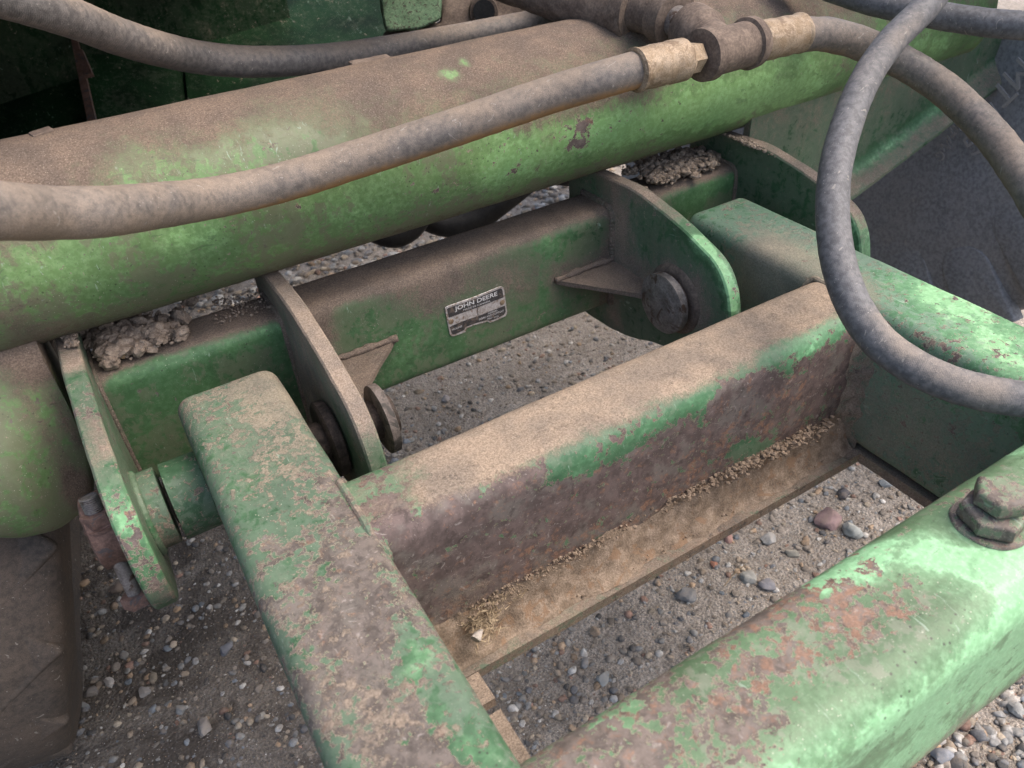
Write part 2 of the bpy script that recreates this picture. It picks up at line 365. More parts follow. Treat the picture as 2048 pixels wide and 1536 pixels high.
M_RIGHT = paint_mat('right_arm_paint', deep=(0.044, 0.118, 0.056), mid=(0.079, 0.196, 0.091), mint=(0.232, 0.448, 0.226), seed=14.2, film=.45, filmc=(.22, .27, .23), flake=.6)
M_FRONT = paint_mat('front_beam_paint', deep=(0.071, 0.118, 0.060), mid=(0.104, 0.179, 0.091), mint=(0.232, 0.448, 0.240), seed=11.7, primer=(.092, .074, .063), fine=.6, film=.6, filmc=(.20, .20, .155))
M_PLATE = paint_mat('lug_plate_paint', deep=(0.029, 0.078, 0.036), mid=(0.051, 0.125, 0.058), mint=(0.171, 0.358, 0.173), seed=21.0, spots=.4, film=.5, filmc=(.15, .165, .125))
M_DARK = paint_mat('shaded_green_panel_paint', deep=(.004, .014, .006), mid=(.008, .030, .011), mint=(.02, .05, .02), seed=31.0, spots=.05, film=.1, spec=.06)  # green taken almost to black: deep shade put into the colour
M_HOSE = rubber_mat('dusty_hose_rubber', base=(.075, .069, .066), dust=(.25, .195, .15), lo=.0, hi=.95)
M_HOSE_D = rubber_mat('dark_hose_rubber', base=(.078, .077, .080), dust=(.23, .195, .165), lo=.25, hi=1.0, sheen=.62)
M_TYRE = rubber_mat('tyre_rubber', base=(.14, .143, .152), dust=(.25, .238, .23), weave=False, lo=.3, hi=1.05, sheen=.6)
M_TYRE_L = rubber_mat('brown_tyre_rubber', base=(.036, .032, .029), dust=(.125, .098, .079), weave=False, lo=.15, hi=.9, sheen=.75)
M_BRASS = simple('zinc_plated_steel', (.235, .168, .105), (.33, .255, .18), 85, .62, .0012, .2, .4, (.18, .125, .08))
M_CAST = simple('dirty_malleable_iron', (.105, .078, .062), (.17, .128, .10), 45, .85, .0014)
M_RUST = simple('rusty_steel', (.10, .055, .042), (.17, .10, .078), 60, .7, .001, None, .4, (.075, .065, .065))
M_STEEL = simple('worn_grey_steel', (.14, .125, .115), (.25, .225, .21), 60, .5, .0008, .4, .5, (.09, .06, .045))
M_DISC = simple('dull_brown_disc', (.085, .068, .06), (.15, .125, .112), 60, .75, .001, None, .3, (.05, .045, .04))
M_FLANGE_DIRT = simple('tan_packed_dirt', (.165, .126, .094), (.275, .215, .165), 70, .97, .0025, None, .05, (.215, .145, .098))
M_PIN_SHADE = simple('gap_shade_pin_metal', (.028, .022, .018), (.075, .055, .045), 60, .75, .0012, None, .25)  # pin metal darkened, shade of the gap beside the lug put into its colour
M_DIRT = simple('dry_dirt', (.19, .145, .112), (.34, .27, .212), 90, .97, .0022, None, .05)
M_CHAFF = simple('chaff', (.17, .125, .08), (.33, .26, .175), 120, .9, .0005, None, .1)
M_BLACK = simple('black_rubber', (.012, .012, .013), (.022, .022, .022), 40, .6, .0008)
M_MOSS = simple('crusted_green_casting', (.10, .17, .10), (.17, .25, .15), 260, .9, .003, None, .15, (.065, .05, .045))
M_FOIL_D = simple('plate_black_print', (.028, .027, .028), (.055, .05, .048), 180, .5, .0002, None, .4, (.12, .09, .07))
M_FOIL = simple('plate_bare_aluminium', (.42, .38, .35), (.66, .63, .62), 260, .38, .0003, .5, .5, (.27, .2, .15))
M_INK = simple('plate_lettering', (.55, .53, .5), (.72, .7, .68), 300, .5, .0001)

# ================================================================== GROUND
ZG = -0.68
def ground_h(x, y):
    return ZG + .010 * mnoise.fractal(Vector((x * 2.2, y * 2.2, 0)), 1, 2, 4) + .004 * mnoise.noise(Vector((x * 14, y * 14, 3)))
def build_ground():
    xs = np.concatenate([np.linspace(-60, -1.2, 20), np.arange(-1.1, 3.6, .022), np.linspace(3.8, 70, 20)])
    ys = np.concatenate([np.linspace(-60, -.9, 20), np.arange(-.8, 4.2, .022), np.linspace(4.5, 80, 20)])
    V = [(x, y, ground_h(x, y)) for y in ys for x in xs]; n = len(xs)
    F = [[j * n + i, j * n + i + 1, (j + 1) * n + i + 1, (j + 1) * n + i] for j in range(len(ys) - 1) for i in range(n - 1)]
    g = G('gravelly_soil')
    a = g.noise(3, 5, .6); b = g.noise(60, 6, .7); c0 = g.vor(190); c1 = g.vor(190, 'Color'); f_ = g.noise(500, 3, .7)
    c = g.mix(g.step(a, .35, .65), (.27, .232, .195), (.40, .348, .295)); c = g.mix(g.step(b, .35, .65), g.hsv(c, .5, 1, .72), g.hsv(c, .5, .9, 1.15))
    grit = g.mix(g.step(f_, .4, .6), (.12, .115, .11), (.30, .285, .26))
    c = g.mix(g.mul(g.step(c0, .42, .30), g.step(b, .42, .55), .75), c, grit)
    c = g.mix(g.step(f_, .35, .7), g.hsv(c, .5, 1, .7), g.hsv(c, .5, 1, 1.25))
    sx_ = g.t.nodes.new('ShaderNodeSeparateXYZ'); g.t.links.new(g.pos, sx_.inputs[0]); st_ = g.mul(g.step(g.add(g.mul(sx_.outputs[0], -.8), g.noise(4, 5, .65)), .18, .62), g.step(g.noise(9, 6, .7, .5), .40, .60)); c = g.mix(g.mul(st_, .8), c, (.055, .046, .039)); c = g.mix(g.mul(g.step(sx_.outputs[0], .35, -.1), .42), c, (.085, .072, .062))  # stain blotches, and shade under the machine put into the colour, darker leftwards
    g.out(c, .95, g.bump(g.add(g.mul(c0, -1.0), g.mul(b, .8), g.mul(f_, .5)), .004, .9), .08)
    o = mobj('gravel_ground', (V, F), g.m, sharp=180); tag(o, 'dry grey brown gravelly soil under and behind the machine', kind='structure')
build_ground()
def pebble_mat():
    g = G('pebble_stone'); n = g.t.nodes.new('ShaderNodeAttribute'); n.attribute_name = 'tint'
    a = g.noise(140, 6, .65); b = g.noise(700, 3, .6)
    c = g.mix(g.step(a, .35, .65), g.hsv(n.outputs['Color'], .5, 1, .78), g.hsv(n.outputs['Color'], .5, .95, 1.15))
    c = g.mix(g.mul(g.step(g.noise(60, 5, .7), .45, .62), .5), c, (.20, .16, .125))
    return g.out(c, .85, g.bump(g.add(a, g.mul(b, .6)), .0012, .7), .2)
M_PEB = pebble_mat()
PAL = np.array([(.20, .195, .185), (.27, .265, .255), (.13, .13, .135), (.34, .32, .29), (.25, .20, .15), (.30, .25, .19), (.17, .145, .12), (.42, .40, .37), (.24, .15, .115), (.16, .175, .19), (.085, .082, .08), (.33, .235, .155), (.21, .18, .15), (.22, .19, .16)])
def scatter(name, pts, sizes, base, label, seed):
    r2 = np.random.default_rng(seed); n = len(pts); BV, BF = base; nv = len(BV); V = np.empty((n, nv, 3)); T = np.empty((n, nv, 4))
    var = []
    for k in range(24):
        q, _ = rock(1, seed * 100 + k, base, flat=.6, rough=.22, facet=(k % 6 != 0)); var.append(q)
    for i in range(n):
        q = var[i % 24] @ rotz(r2.uniform(0, 6.28)).T
        s = sizes[i]; tilt = r2.uniform(-.3, .3); q = q * np.array([1, r2.uniform(.75, 1.1), r2.uniform(.7, 1.1)]) * s
        q[:, 2] += q[:, 0] * tilt; V[i] = q + pts[i] + np.array([0, 0, s * .12]); T[i, :, :3] = PAL[r2.integers(len(PAL))] * r2.uniform(.8, 1.45); T[i, :, 3] = 1
    F = (BF[None] + (np.arange(n) * nv)[:, None, None]).reshape(-1, 3)
    me = bpy.data.meshes.new(name); me.vertices.add(n * nv); me.vertices.foreach_set('co', V.ravel())
    me.loops.add(len(F) * 3); me.loops.foreach_set('vertex_index', F.ravel().astype(np.int32)); me.polygons.add(len(F)); me.polygons.foreach_set('loop_start', np.arange(0, len(F) * 3, 3, dtype=np.int32)); me.polygons.foreach_set('loop_total', np.full(len(F), 3, np.int32))
    me.update(); me.validate(); at_ = me.attributes.new('tint', 'FLOAT_COLOR', 'POINT'); at_.data.foreach_set('color', T.ravel().astype(np.float32)); me.shade_smooth() if nv > 12 else me.shade_flat()
    me.materials.append(M_PEB); o = bpy.data.objects.new(name, me); COL.objects.link(o); tag(o, label, kind='stuff'); return o
def rand_pts(n, x0, x1, y0, y1, r2):
    x = r2.uniform(x0, x1, n); y = r2.uniform(y0, y1, n); return np.array([(a, b, ground_h(a, b)) for a, b in zip(x, y)])
def build_gravel():
    r2 = np.random.default_rng(3); P = []; S = []
    def area(n, x0, x1, y0, y1, lo, hi, p=3.0):
        q = rand_pts(n, x0, x1, y0, y1, r2); P.append(q); S.append(lo + (hi - lo) * r2.random(n) ** p)
    area(17000, -.42, .45, .35, 1.35, 0.0012, .010, 9)      # left opening
    area(24000, .12, 1.35, .02, .75, .0011, .0100, 11)       # opening in front of the crossbar
    area(3000, .7, 1.3, -.1, .35, .003, .016, 1.5)           # beyond the near beam
    area(7000, .2, 1.2, .85, 1.7, .0018, .010, 5)          # seen under the cross beam
    area(9000, .1, 2.0, 1.6, 3.6, .006, .022, 2.0)           # far strip under the tube
    area(1300, -.9, 2.2, -.6, 3.4, .004, .015, 3.0)
    P = np.vstack(P); S = np.concatenate(S); k = S < .0075
    scatter('fine_gravel', P[k], S[k], (ICO_V, ICO_F), 'fine grit and small grey gravel lying on the soil', 11)
    scatter('coarse_gravel', P[~k], S[~k], ICO2, 'rounded and broken pebbles scattered over the soil', 12)
build_gravel()
def stone_mat(name, col):
    g = G(name); a = g.noise(60, 7, .65); b = g.noise(500, 3, .65)
    c = g.mix(g.step(a, .35, .65), tuple(q * .78 for q in col), tuple(min(1, q * 1.22) for q in col)); c = g.mix(g.mul(g.step(g.noise(30, 5, .7), .48, .62), .45), c, (.21, .165, .125))
    return g.out(c, .85, g.bump(g.add(a, g.mul(b, .7)), .0014, .8), .2)
# stones that can be picked out one by one: pixel, half width px, colour, label
STONES = [
 ((1700, 1066), 24, (.33, .34, .32), 'pale grey angular stone touching the upper edge of the near beam'),
 ((1655, 1038), 29, (.26, .18, .175), 'largest pinkish purple stone beside the pale grey one'),
 ((1770, 970), 13, (.25, .265, .27), 'smooth oval grey pebble below the dark right arm'),
 ((1687, 990), 16, (.085, .08, .085), 'dark slanting stone chip near the corner under the crossbar'),
 ((1497, 1154), 19, (.30, .295, .27), 'light grey wedge stone with a straw lying beside it'),
 ((1374, 1188), 21, (.19, .19, .19), 'dull grey flat stone half buried left of the straw'),
 ((1540, 1075), 20, (.30, .29, .275), 'grey white broken stone between the flange and the pink stone'),
 ((1586, 1104), 15, (.30, .28, .235), 'small pale tan stone with a notched top'),
 ((1533, 1168), 19, (.23, .225, .24), 'speckled grey stone against the near beam edge'),
 ((1428, 1128), 10, (.33, .15, .10), 'small brick red pebble above the left of the straw'),
 ((1457, 1076), 12, (.33, .20, .17), 'pink pebble just below the flange edge'),
 ((1208, 1357), 19, (.27, .29, .29), 'bluish grey mottled stone above the middle of the near beam'),
 ((1170, 1326), 14, (.22, .22, .22), 'grey blunt pebble up left of the mottled stone'),
 ((1191, 1260), 13, (.29, .22, .16), 'tan rounded pebble under the crossbar flange'),
 ((410, 1453), 24, (.27, .24, .215), 'pale leaf shaped flat stone, largest near the bottom left'),
 ((218, 1364), 14, (.50, .46, .42), 'bright whitish round stone beside the left tyre'),
 ((179, 1384), 18, (.20, .18, .165), 'brown grey stone between the tyre and the whitish stone'),
 ((168, 1411), 13, (.24, .25, .255), 'small bluish grey stone touching the left tyre'),
 ((288, 1382), 15, (.27, .25, .235), 'two toned grey stone right of the whitish stone'),
 ((362, 1417), 14, (.24, .24, .23), 'round grey pebble just above the leaf shaped stone'),
 ((346, 1287), 11, (.45, .37, .29), 'cream pebble in the middle of the left gravel patch'),
 ((450, 1296), 16, (.20, .20, .215), 'blue grey faceted stone close to the left arm'),
 ((233, 1176), 17, (.19, .145, .12), 'reddish brown flat stone beneath the outer lug plate'),
 ((168, 1166), 11, (.40, .28, .18), 'orange tan triangular pebble right of the left tyre'),
 ((352, 1216), 9, (.40, .28, .18), 'long orange tan pebble below the outer lug tip'),
 ((153, 1064), 9, (.30, .27, .25), 'round pale pebble beside the housing and the hinge boss'),
 ((891, 797), 12, (.36, .33, .32), 'lone pale pebble in shade beside the left pin washer'),
 ((1556, 1500), 1, (.3, .3, .3), None),
 ((1885, 1512), 24, (.24, .25, .27), 'smooth blue grey cobble at the bottom edge below the near beam'),
 ((2030, 1420), 20, (.26, .26, .25), 'rough grey stone at the far right bottom edge'),
 ((2035, 1465), 16, (.27, .26, .24), 'light grey angular chip below the rough grey stone'),
]
def build_stones():
    for i, ((px, py), hw, col, lab) in enumerate(STONES):
        if not lab: continue
        c = onz(px, py, ZG + .004); d = -(ROT.T @ (c - CAM))[2]; s = hw * d / F_PX * 1.02
        q, F = rock(s, 500 + i, ICO3, flat=.62, rough=.2, facet=True)
        a = rng.uniform(0, 3); q = q @ rotz(a).T
        o = mobj('stone', (q + np.array([c[0], c[1], ground_h(c[0], c[1]) + s * .25]), F), stone_mat('stone_colour', col), sharp=32); tag(o, lab, 'stone', 'separate stones on the gravel')
build_stones()

# ================================================================== MACHINE FRAME (tube, cross beam, lugs)
X0, X1 = -.065, .895                     # inner faces of the outer lugs
fr = thing('tractor_axle', 'green painted cross beam and thick round tube with four hinge lugs and maker plate', 'axle', (.417, .90, -.08))
TY, TZ, TR = .932, .1376, .1054
# round tube
th = np.linspace(0, 2 * math.pi, 121)[:-1]
P = np.stack([TR * np.cos(th), TR * np.sin(th)], 1)
VF = extrude(P, (-.14, TY, TZ), (0, 1, 0), (0, 0, 1), (1, 0, 0), 1.60, .009, .006)
VF = displace(VF, .0009, 14, 2)
tube = mobj('round_tube', VF, M_TUBE, fr)
def tube_fn(V, N, A):
    A[:, 0] += 1.0 * np.clip(N[:, 2] - .15, 0, 1) ** .8 + .5 * np.clip(-N[:, 2] - .45, 0, 1) * 2.4
    A[:, 2] += .25 * np.clip((V[:, 0] - .35) / .5, 0, 1)
wear(tube, dust=.04, rust=-.18, fresh=.02, fn=tube_fn, strokes=[
    ('f', .6, .036, [(1000, 330), (1060, 310), (1130, 290), (1230, 260), (1340, 235), (1420, 215)]), ('f', .45, .05, [(1480, 200), (1620, 165)]), ('d', -.25, .05, [(1030, 310), (1150, 280), (1330, 230), (1500, 190)]),
    ('r', .50, .012, [(1130, 262), (1170, 248), (1140, 290), (1170, 285)]), ('r', .30, .010, [(470, 330), (540, 300)]), ('r', .25, .012, [(700, 260), (760, 240)]),
    ('f', .15, .012, [(893, 148), (905, 150)]), ('d', -.75, .010, [(888, 146), (905, 150)]), ('d', -.7, .006, [(925, 120), (930, 128)]),
    ('d', -.35, .04, [(250, 330), (450, 300), (600, 265)]), ('d', .3, .05, [(20, 300), (60, 340), (20, 600), (60, 660)]), ('d', -.2, .04, [(60, 520), (330, 490), (420, 560)]),
    ('f', .4, .03, [(350, 480), (420, 465)]), ('f', .4, .04, [(40, 530), (140, 550)]), ('f', .35, .045, [(640, 430), (760, 400)]), ('f', .3, .03, [(1880, 90), (1800, 110)]), ('f', .2, .03, [(250, 350), (450, 300)]), ('d', -.15, .06, [(700, 450), (950, 350)]),
    ('d', .5, .03, [(1330, 215), (1230, 190), (1060, 250)]), ('d', .35, .012, [(1085, 330), (1100, 285)])])
# cross beam between the outer lugs
P = densify(rrect(.083, .166, .017, 5), .008)
VF = displace(extrude(P, (X0, .8865, -.083), (0, 1, 0), (0, 0, 1), (1, 0, 0), X1 - X0, .009, .001), .0006, 18, 4)
beam = mobj('cross_beam', VF, M_BEAM, fr)
wear(beam, dust=.12, rust=-.22, fresh=.1, up=.95, strokes=[
    ('f', .3, .012, [(230, 760), (330, 722), (450, 688), (560, 655)]), ('d', -.6, .014, [(230, 762), (330, 724), (450, 690), (540, 662)]),
    ('f', .35, .03, [(1090, 470), (1110, 500)]), ('f', .3, .03, [(800, 720), (850, 640)]), ('f', .35, .016, [(1380, 400), (1440, 370), (1475, 350)]), ('d', -.5, .014, [(1380, 400), (1440, 372), (1475, 352)]),
    ('d', .5, .035, [(870, 590), (960, 540), (1040, 560)]), ('d', .5, .03, [(1230, 420), (1225, 520), (1215, 610)]), ('d', .6, .03, [(1130, 540), (1200, 540)]), ('d', .7, .02, [(640, 640), (650, 720)]), ('d', .35, .05, [(760, 560), (860, 560)]),
    ('r', .30, .012, [(960, 500), (1000, 488)]), ('d', -.3, .03, [(250, 800), (420, 780)]), ('d', .3, .016, [(800, 775), (1000, 700), (1200, 622)]), ('d', .4, .02, [(190, 720), (200, 780)])])
# hinge lugs
LUG = [(.96, .045), (.891, .042), (.806, .045), (.758, .039), (.705, .029), (.664, .017), (.634, .006), (.614, -.012), (.600, -.040), (.592, -.080), (.597, -.108), (.615, -.134), (.650, -.155), (.70, -.168), (.745, -.180), (.79, -.197), (.86, -.211), (.96, -.216)]
def lug_poly():
    P = catmull(np.array([(a, b, 0) for a, b in LUG]), .007)[:, :2]; Q = densify(P, .009)[::-1]
    return Q if np.sum(Q[:, 0] * np.roll(Q[:, 1], -1) - np.roll(Q[:, 0], -1) * Q[:, 1]) > 0 else Q[::-1]
LP = lug_poly()
def lug_grid(x0, x1, label, **kw):
    """plate with faces tessellated finely enough to carry wear"""
    ring = [LP]; c = np.array([.76, -.09])
    K = 16; V = []; F = []; n = len(LP)
    def face(x, flip):
        base = len(V_all)
        rings = [(x if k == 0 else x, c + (inset_poly(LP, .0022) - c) * (1 - k / K)) for k in range(K)]
        for xx, Q in rings:
            for q in Q: V_all.append((xx, q[0], q[1]))
        V_all.append((x, c[0], c[1]))
        for k in range(K - 1):
            for i in range(n):
                a = base + k * n + i; b = base + k * n + (i + 1) % n; f = [a, b, b + n, a + n]; F_all.append(f if flip else f[::-1])
        for i in range(n):
            a = base + (K - 1) * n + i; b = base + (K - 1) * n + (i + 1) % n; f = [a, b, base + K * n]; F_all.append(f if flip else f[::-1])
        return base
    V_all = []; F_all = []
    b0 = face(x0, False); b1 = face(x1, True)
    m = 3; mids = []
    for k in range(m + 1):
        x = x0 + .0022 + (x1 - x0 - .0044) * k / m; mids.append(len(V_all)); V_all += [(x, q[0], q[1]) for q in LP]
    seq = [b0] + mids + [b1]
    for a0, a1 in zip(seq[:-1], seq[1:]):
        for i in range(n): F_all.append([a0 + i, a0 + (i + 1) % n, a1 + (i + 1) % n, a1 + i])
    VF = displace((np.array(V_all), F_all), .0005, 30, int(x0 * 100))
    o = mobj('lug_plate', VF, M_PLATE, fr, label=label); wear(o, **kw); return o
lug_grid(.150, .170, 'dusty brown inner lug with a dark pin hole edge', dust=.62, rust=-.1, up=.5, strokes=[('d', -.35, .02, [(770, 940), (765, 900)]), ('d', -.5, .05, [(700, 900), (730, 960)])])
lug_grid(.650, .671, 'green inner lug with worn bright edge', dust=.1, rust=-.15, up=.35, strokes=[
    ('d', .7, .035, [(1235, 430), (1240, 520), (1290, 560)]), ('d', .7, .025, [(1390, 580), (1400, 630), (1340, 540)]), ('f', .8, .014, [(1400, 480), (1440, 530), (1470, 590), (1466, 610)]), ('d', -.6, .013, [(1370, 450), (1440, 530), (1470, 600)]), ('r', .35, .007, [(1456, 556), (1466, 575)]),
    ('d', .4, .02, [(1200, 350), (1300, 390)]), ('d', .5, .03, [(1230, 640), (1225, 600)])])
lug_grid(.895, .917, 'green outer lug with earth along its top edge', dust=.12, rust=-.2, up=.75, fn=lambda V, N, A: A.__setitem__((slice(None), 2), A[:, 2] + .5 * (V[:, 1] < .66)))
lug_grid(-.087, -.065, 'chipped pale green outer lug reaching lowest', dust=.16, rust=.05, up=.10, strokes=[
    ('f', .5, .03, [(240, 1010), (280, 1080), (300, 1130)]), ('d', .8, .02, [(125, 680), (150, 720)]), ('d', .5, .012, [(190, 850), (215, 900)]), ('r', .25, .03, [(270, 1090), (310, 1150)]), ('d', .6, .012, [(320, 1170), (335, 1190)]), ('d', -.3, .04, [(250, 1040), (290, 1100)])])
# welds between beam and lugs
def beam_weld(x, s, r=.005):
    pts = [(x, .92, .0005), (x, .862, .0), (x, .851, -.004), (x, .8455, -.014), (x, .8445, -.05), (x, .8445, -.10), (x, .8445, -.16)]
    o = mobj('weld_bead', weld(pts, r, s), M_BEAM, fr); wear(o, dust=.75, rust=0); return o
for x, s, r in ((X0 + .001, 1, .0035), (.150, 2, .0045), (.170, 3, .0045), (.650, 4, .0065), (.671, 5, .0045), (X1 - .001, 6, .004)): beam_weld(x, s, r)
# gussets
def gusset(pts, thick, label, nx=14):
    """triangular rib, three corners in order; subdivided"""
    A_, B_, C_ = [np.array(p, float) for p in pts]; Nn = _n(np.cross(B_ - A_, C_ - A_)); V = []; idx = {}
    F = []
    for s, off in ((0, 0), (1, -thick)):
        for i in range(nx + 1):
            for j in range(nx + 1 - i):
                idx[s, i, j] = len(V); V.append(A_ + (B_ - A_) * i / nx + (C_ - A_) * j / nx + Nn * off)
        for i in range(nx):
            for j in range(nx - i):
                f = [idx[s, i, j], idx[s, i + 1, j], idx[s, i, j + 1]]; F.append(f if s == 0 else f[::-1])
                if i + j < nx - 1: f = [idx[s, i + 1, j], idx[s, i + 1, j + 1], idx[s, i, j + 1]]; F.append(f if s == 0 else f[::-1])
    edges = [[(i, 0) for i in range(nx + 1)], [(nx - k, k) for k in range(nx + 1)], [(0, nx - k) for k in range(nx + 1)]]
    for e in edges:
        for a, b in zip(e[:-1], e[1:]): F.append([idx[0, *a], idx[1, *a], idx[1, *b], idx[0, *b]][::1])
    VF = displace((np.array(V), F), .0012, 40, 5); o = mobj('gusset', VF, M_BEAM, fr, label=label, sharp=50); wear(o, dust=.95, rust=-.2); return o
gusset([(.652, .700, -.083), (.652, .847, -.083), (.545, .847, -.083)], .007, 'dusty gusset beside the green inner lug')
gusset([(.168, .720, -.083), (.288, .847, -.083), (.168, .847, -.083)], .007, 'dusty gusset beside the brown inner lug')
for pts, s in (([(.545, .842, -.081), (.60, .842, -.080), (.650, .842, -.079)], 1), ([(.288, .842, -.081), (.23, .842, -.080), (.172, .842, -.079)], 2)):
    o = mobj('weld_bead', displace(sweep(pts, .0045, 12, .003), .0025, 60, s), M_BEAM, fr, sharp=180); wear(o, dust=1.0)
def bracket(pts, y, label, lip, **kw):
    """pts: lower edge points (x,z) left to right; face goes up to the tube"""
    lo = catmull(np.array([(a, b, 0) for a, b in pts]), .012)[:, :2]; rows = []
    top = .11
    # profile measured from the lower edge: flange tip, flange root, web
    def prof(x, z):
        q = [(y - lip, z - .004), (y - lip, z + .002), (y - lip + .004, z + .005)]
        for t in np.linspace(0.0, 1, 6)[1:]: q.append((y - lip * (1 - t), z + .006 + .012 * t * t + .012 * t))
        for t in np.linspace(0, 1, 14)[1:]: q.append((y, z + .030 + (max(top, z + .04) - z - .03) * t))
        q += [(y + .014, max(top, z + .04)), (y + .014, z - .004), (y - lip, z - .004)]
        return q
    V = []; F = []
    for x, z in lo: V += [(x, a, b) for a, b in prof(x, z)]
    n = len(prof(0, 0))
    for j in range(len(lo) - 1):
        for i in range(n - 1): a = j * n + i; F.append([a, a + n, a + n + 1, a + 1])
    F.append(list(range(n))); F.append([(len(lo) - 1) * n + i for i in range(n)][::-1])
    VF = displace((np.array(V), F), .0008, 20, 3); o = mobj('side_bracket', VF, M_PLATE, fr, label=label, sharp=50); wear(o, **kw); return o
yb = .85
rp = [ony(px, py, yb)[[0, 2]] for px, py in ((1560, 470), (1690, 372), (1800, 290), (1930, 190), (2048, 96), (2130, 30))]
rp[0] = (.918, rp[1][1] - (rp[2][1] - rp[1][1]) / (rp[2][0] - rp[1][0]) * (rp[1][0] - .918))
bracket(rp, yb, 'flat green bracket with dusty out-turned lower flange', .034, dust=.22, rust=-.3, up=.55, fresh=.0, strokes=[
    ('f', .35, .012, [(1700, 350), (1800, 280), (1900, 200), (2000, 120)]), ('d', -.45, .02, [(1720, 330), (1800, 270), (1900, 190)]), ('f', .15, .02, [(1710, 340), (1800, 270), (1900, 190)]), ('d', .2, .05, [(1560, 230), (1700, 190), (1850, 150)])])
# left axle housing
def housing():
    y = .845
    out = [(-.1005, .10), (-.1005, -.045), (-.103, -.085), (-.112, -.130), (-.130, -.165), (-.165, -.182), (-.20, -.165), (-.23, -.13), (-.28, -.09), (-.36, -.06), (-.5, -.04)]
    Q = catmull(np.array([(a, b, 0) for a, b in out[1:]]), .008)[:, :2]
    V = []; F = []; K = 20; n = 0
    # columns from the outline to the top
    cols = [(-.1005, -.045)] + [tuple(q) for q in Q]
    xs = np.array([q[0] for q in cols]); zs = np.array([q[1] for q in cols]); m = len(xs)
    for k in range(K + 1):
        t = k / K
        for i in range(m):
            z = zs[i] + (.115 - zs[i]) * t
            bulge = .050 * math.sin(min(1, max(0, (z + .19) / .22)) * math.pi) * min(1, (-.1005 - xs[i]) / .07)
            edge = .02 * max(0, 1 - t * 9) ** 2
            V.append((xs[i], y - bulge + edge + (.05 * max(0, (z - .045) / .07)), z))
    for k in range(K):
        for i in range(m - 1): a = k * m + i; F.append([a, a + m, a + m + 1, a + 1][::-1][::-1])
    # lower lip, turned back, and right end face
    b0 = len(V)
    for s in range(1, 5):
        for i in range(m): V.append((xs[i], y + .02 + .045 * s, zs[i] + .004 * s))
    for s in range(4):
        for i in range(m - 1):
            a = i if s == 0 else b0 + (s - 1) * m + i; b = b0 + s * m + i; a2 = a + 1; b2 = b + 1; F.append([a, a2, b2, b])
    e0 = len(V)
    for k in range(K + 1): p = V[k * m]; V.append((p[0] + .001, .96, p[2]))
    for k in range(K): F.append([k * m, e0 + k, e0 + k + 1, (k + 1) * m][::-1])
    VF = displace((np.array(V), F), .0015, 14, 9); me = mobj('axle_housing', VF, M_TUBE, fr, label='rounded green casting at the left end, spattered and dusty on top', sharp=60); return me
hs = housing()
wear(hs, dust=.12, rust=-.15, fresh=-.05, strokes=[('d', 1.0, .024, [(10, 690), (50, 700), (80, 730)]), ('d', .5, .009, [(110, 800), (135, 850), (160, 890)]), ('d', .3, .012, [(20, 760), (80, 850), (150, 950)]), ('f', .3, .03, [(60, 780), (120, 880)]), ('f', .3, .012, [(10, 1025), (70, 1050)]), ('d', .9, .02, [(150, 970), (170, 990)])])
# hinge barrel pieces on the left, boss with its pinch bolt
PY, PZ = .704, -.085
o = mobj('hinge_barrel', displace(revolve([(0, .040), (.0005, .043), (.022, .043), (.0225, .041)], (X0, PY, PZ), (1, 0, 0), 64), .0005, 20), M_ARM, fr, label='green hinge barrel outside the left arm'); wear(o, dust=.1, rust=.05, fresh=.05, strokes=[('d', .5, .02, [(300, 1080), (330, 1090)]), ('r', .4, .008, [(280, 965), (300, 975)])])
o = mobj('weld_bead', weld([(X0 + .001, PY + .0445 * math.cos(a), PZ + .0445 * math.sin(a)) for a in np.linspace(1.2, 4.6, 24)], .005, 9), M_PLATE, fr); wear(o, dust=.15, fresh=.2)
o = mobj('hinge_boss', displace(revolve([(0, .036), (.002, .040), (.030, .042), (.032, .041)], (-.119, PY, PZ), (1, 0, 0), 56), .0006, 25), M_RUST, fr)
# pinch bolt, upright through the boss
bx, by = -.104, PY - .012
bolt = mobj('pinch_bolt', revolve([(0, .0075), (.118, .0075)], (bx, by - .03, -.145), (0, .28, 1), 20), M_STEEL, fr, label='rusty upright pinch bolt with bare threads')
def hexa(org, ax, r, h, mat, name, parent, cham=.0015):
    P6 = np.array([(r * math.cos(a), r * math.sin(a)) for a in np.arange(6) * math.pi / 3 + .3]); P6 = densify(P6, r / 3)
    ax = _n(ax); u = _n(np.cross(ax, (0.2, 1, .1))); v = np.cross(ax, u); return mobj(name, extrude(P6, org, u, v, ax, h, .003, cham, 2), mat, parent, sharp=28)
ax = _n((0, .28, 1)); base = np.array((bx, by - .03, -.145))
hexa(base + ax * .088, ax, .0155, .014, M_RUST, 'nut', bolt); mobj('washer', revolve([(0, .017), (.003, .017)], base + ax * .084, ax, 28), M_RUST, bolt)
hexa(base - ax * .014, ax, .0155, .014, M_RUST, 'bolt_head', bolt)
mobj('thread', merge(*[revolve([(0, .0076), (.0009, .0090), (.0018, .0076)], base + ax * (.103 + k * .0021), ax, 20, False) for k in range(8)]), M_STEEL, bolt)

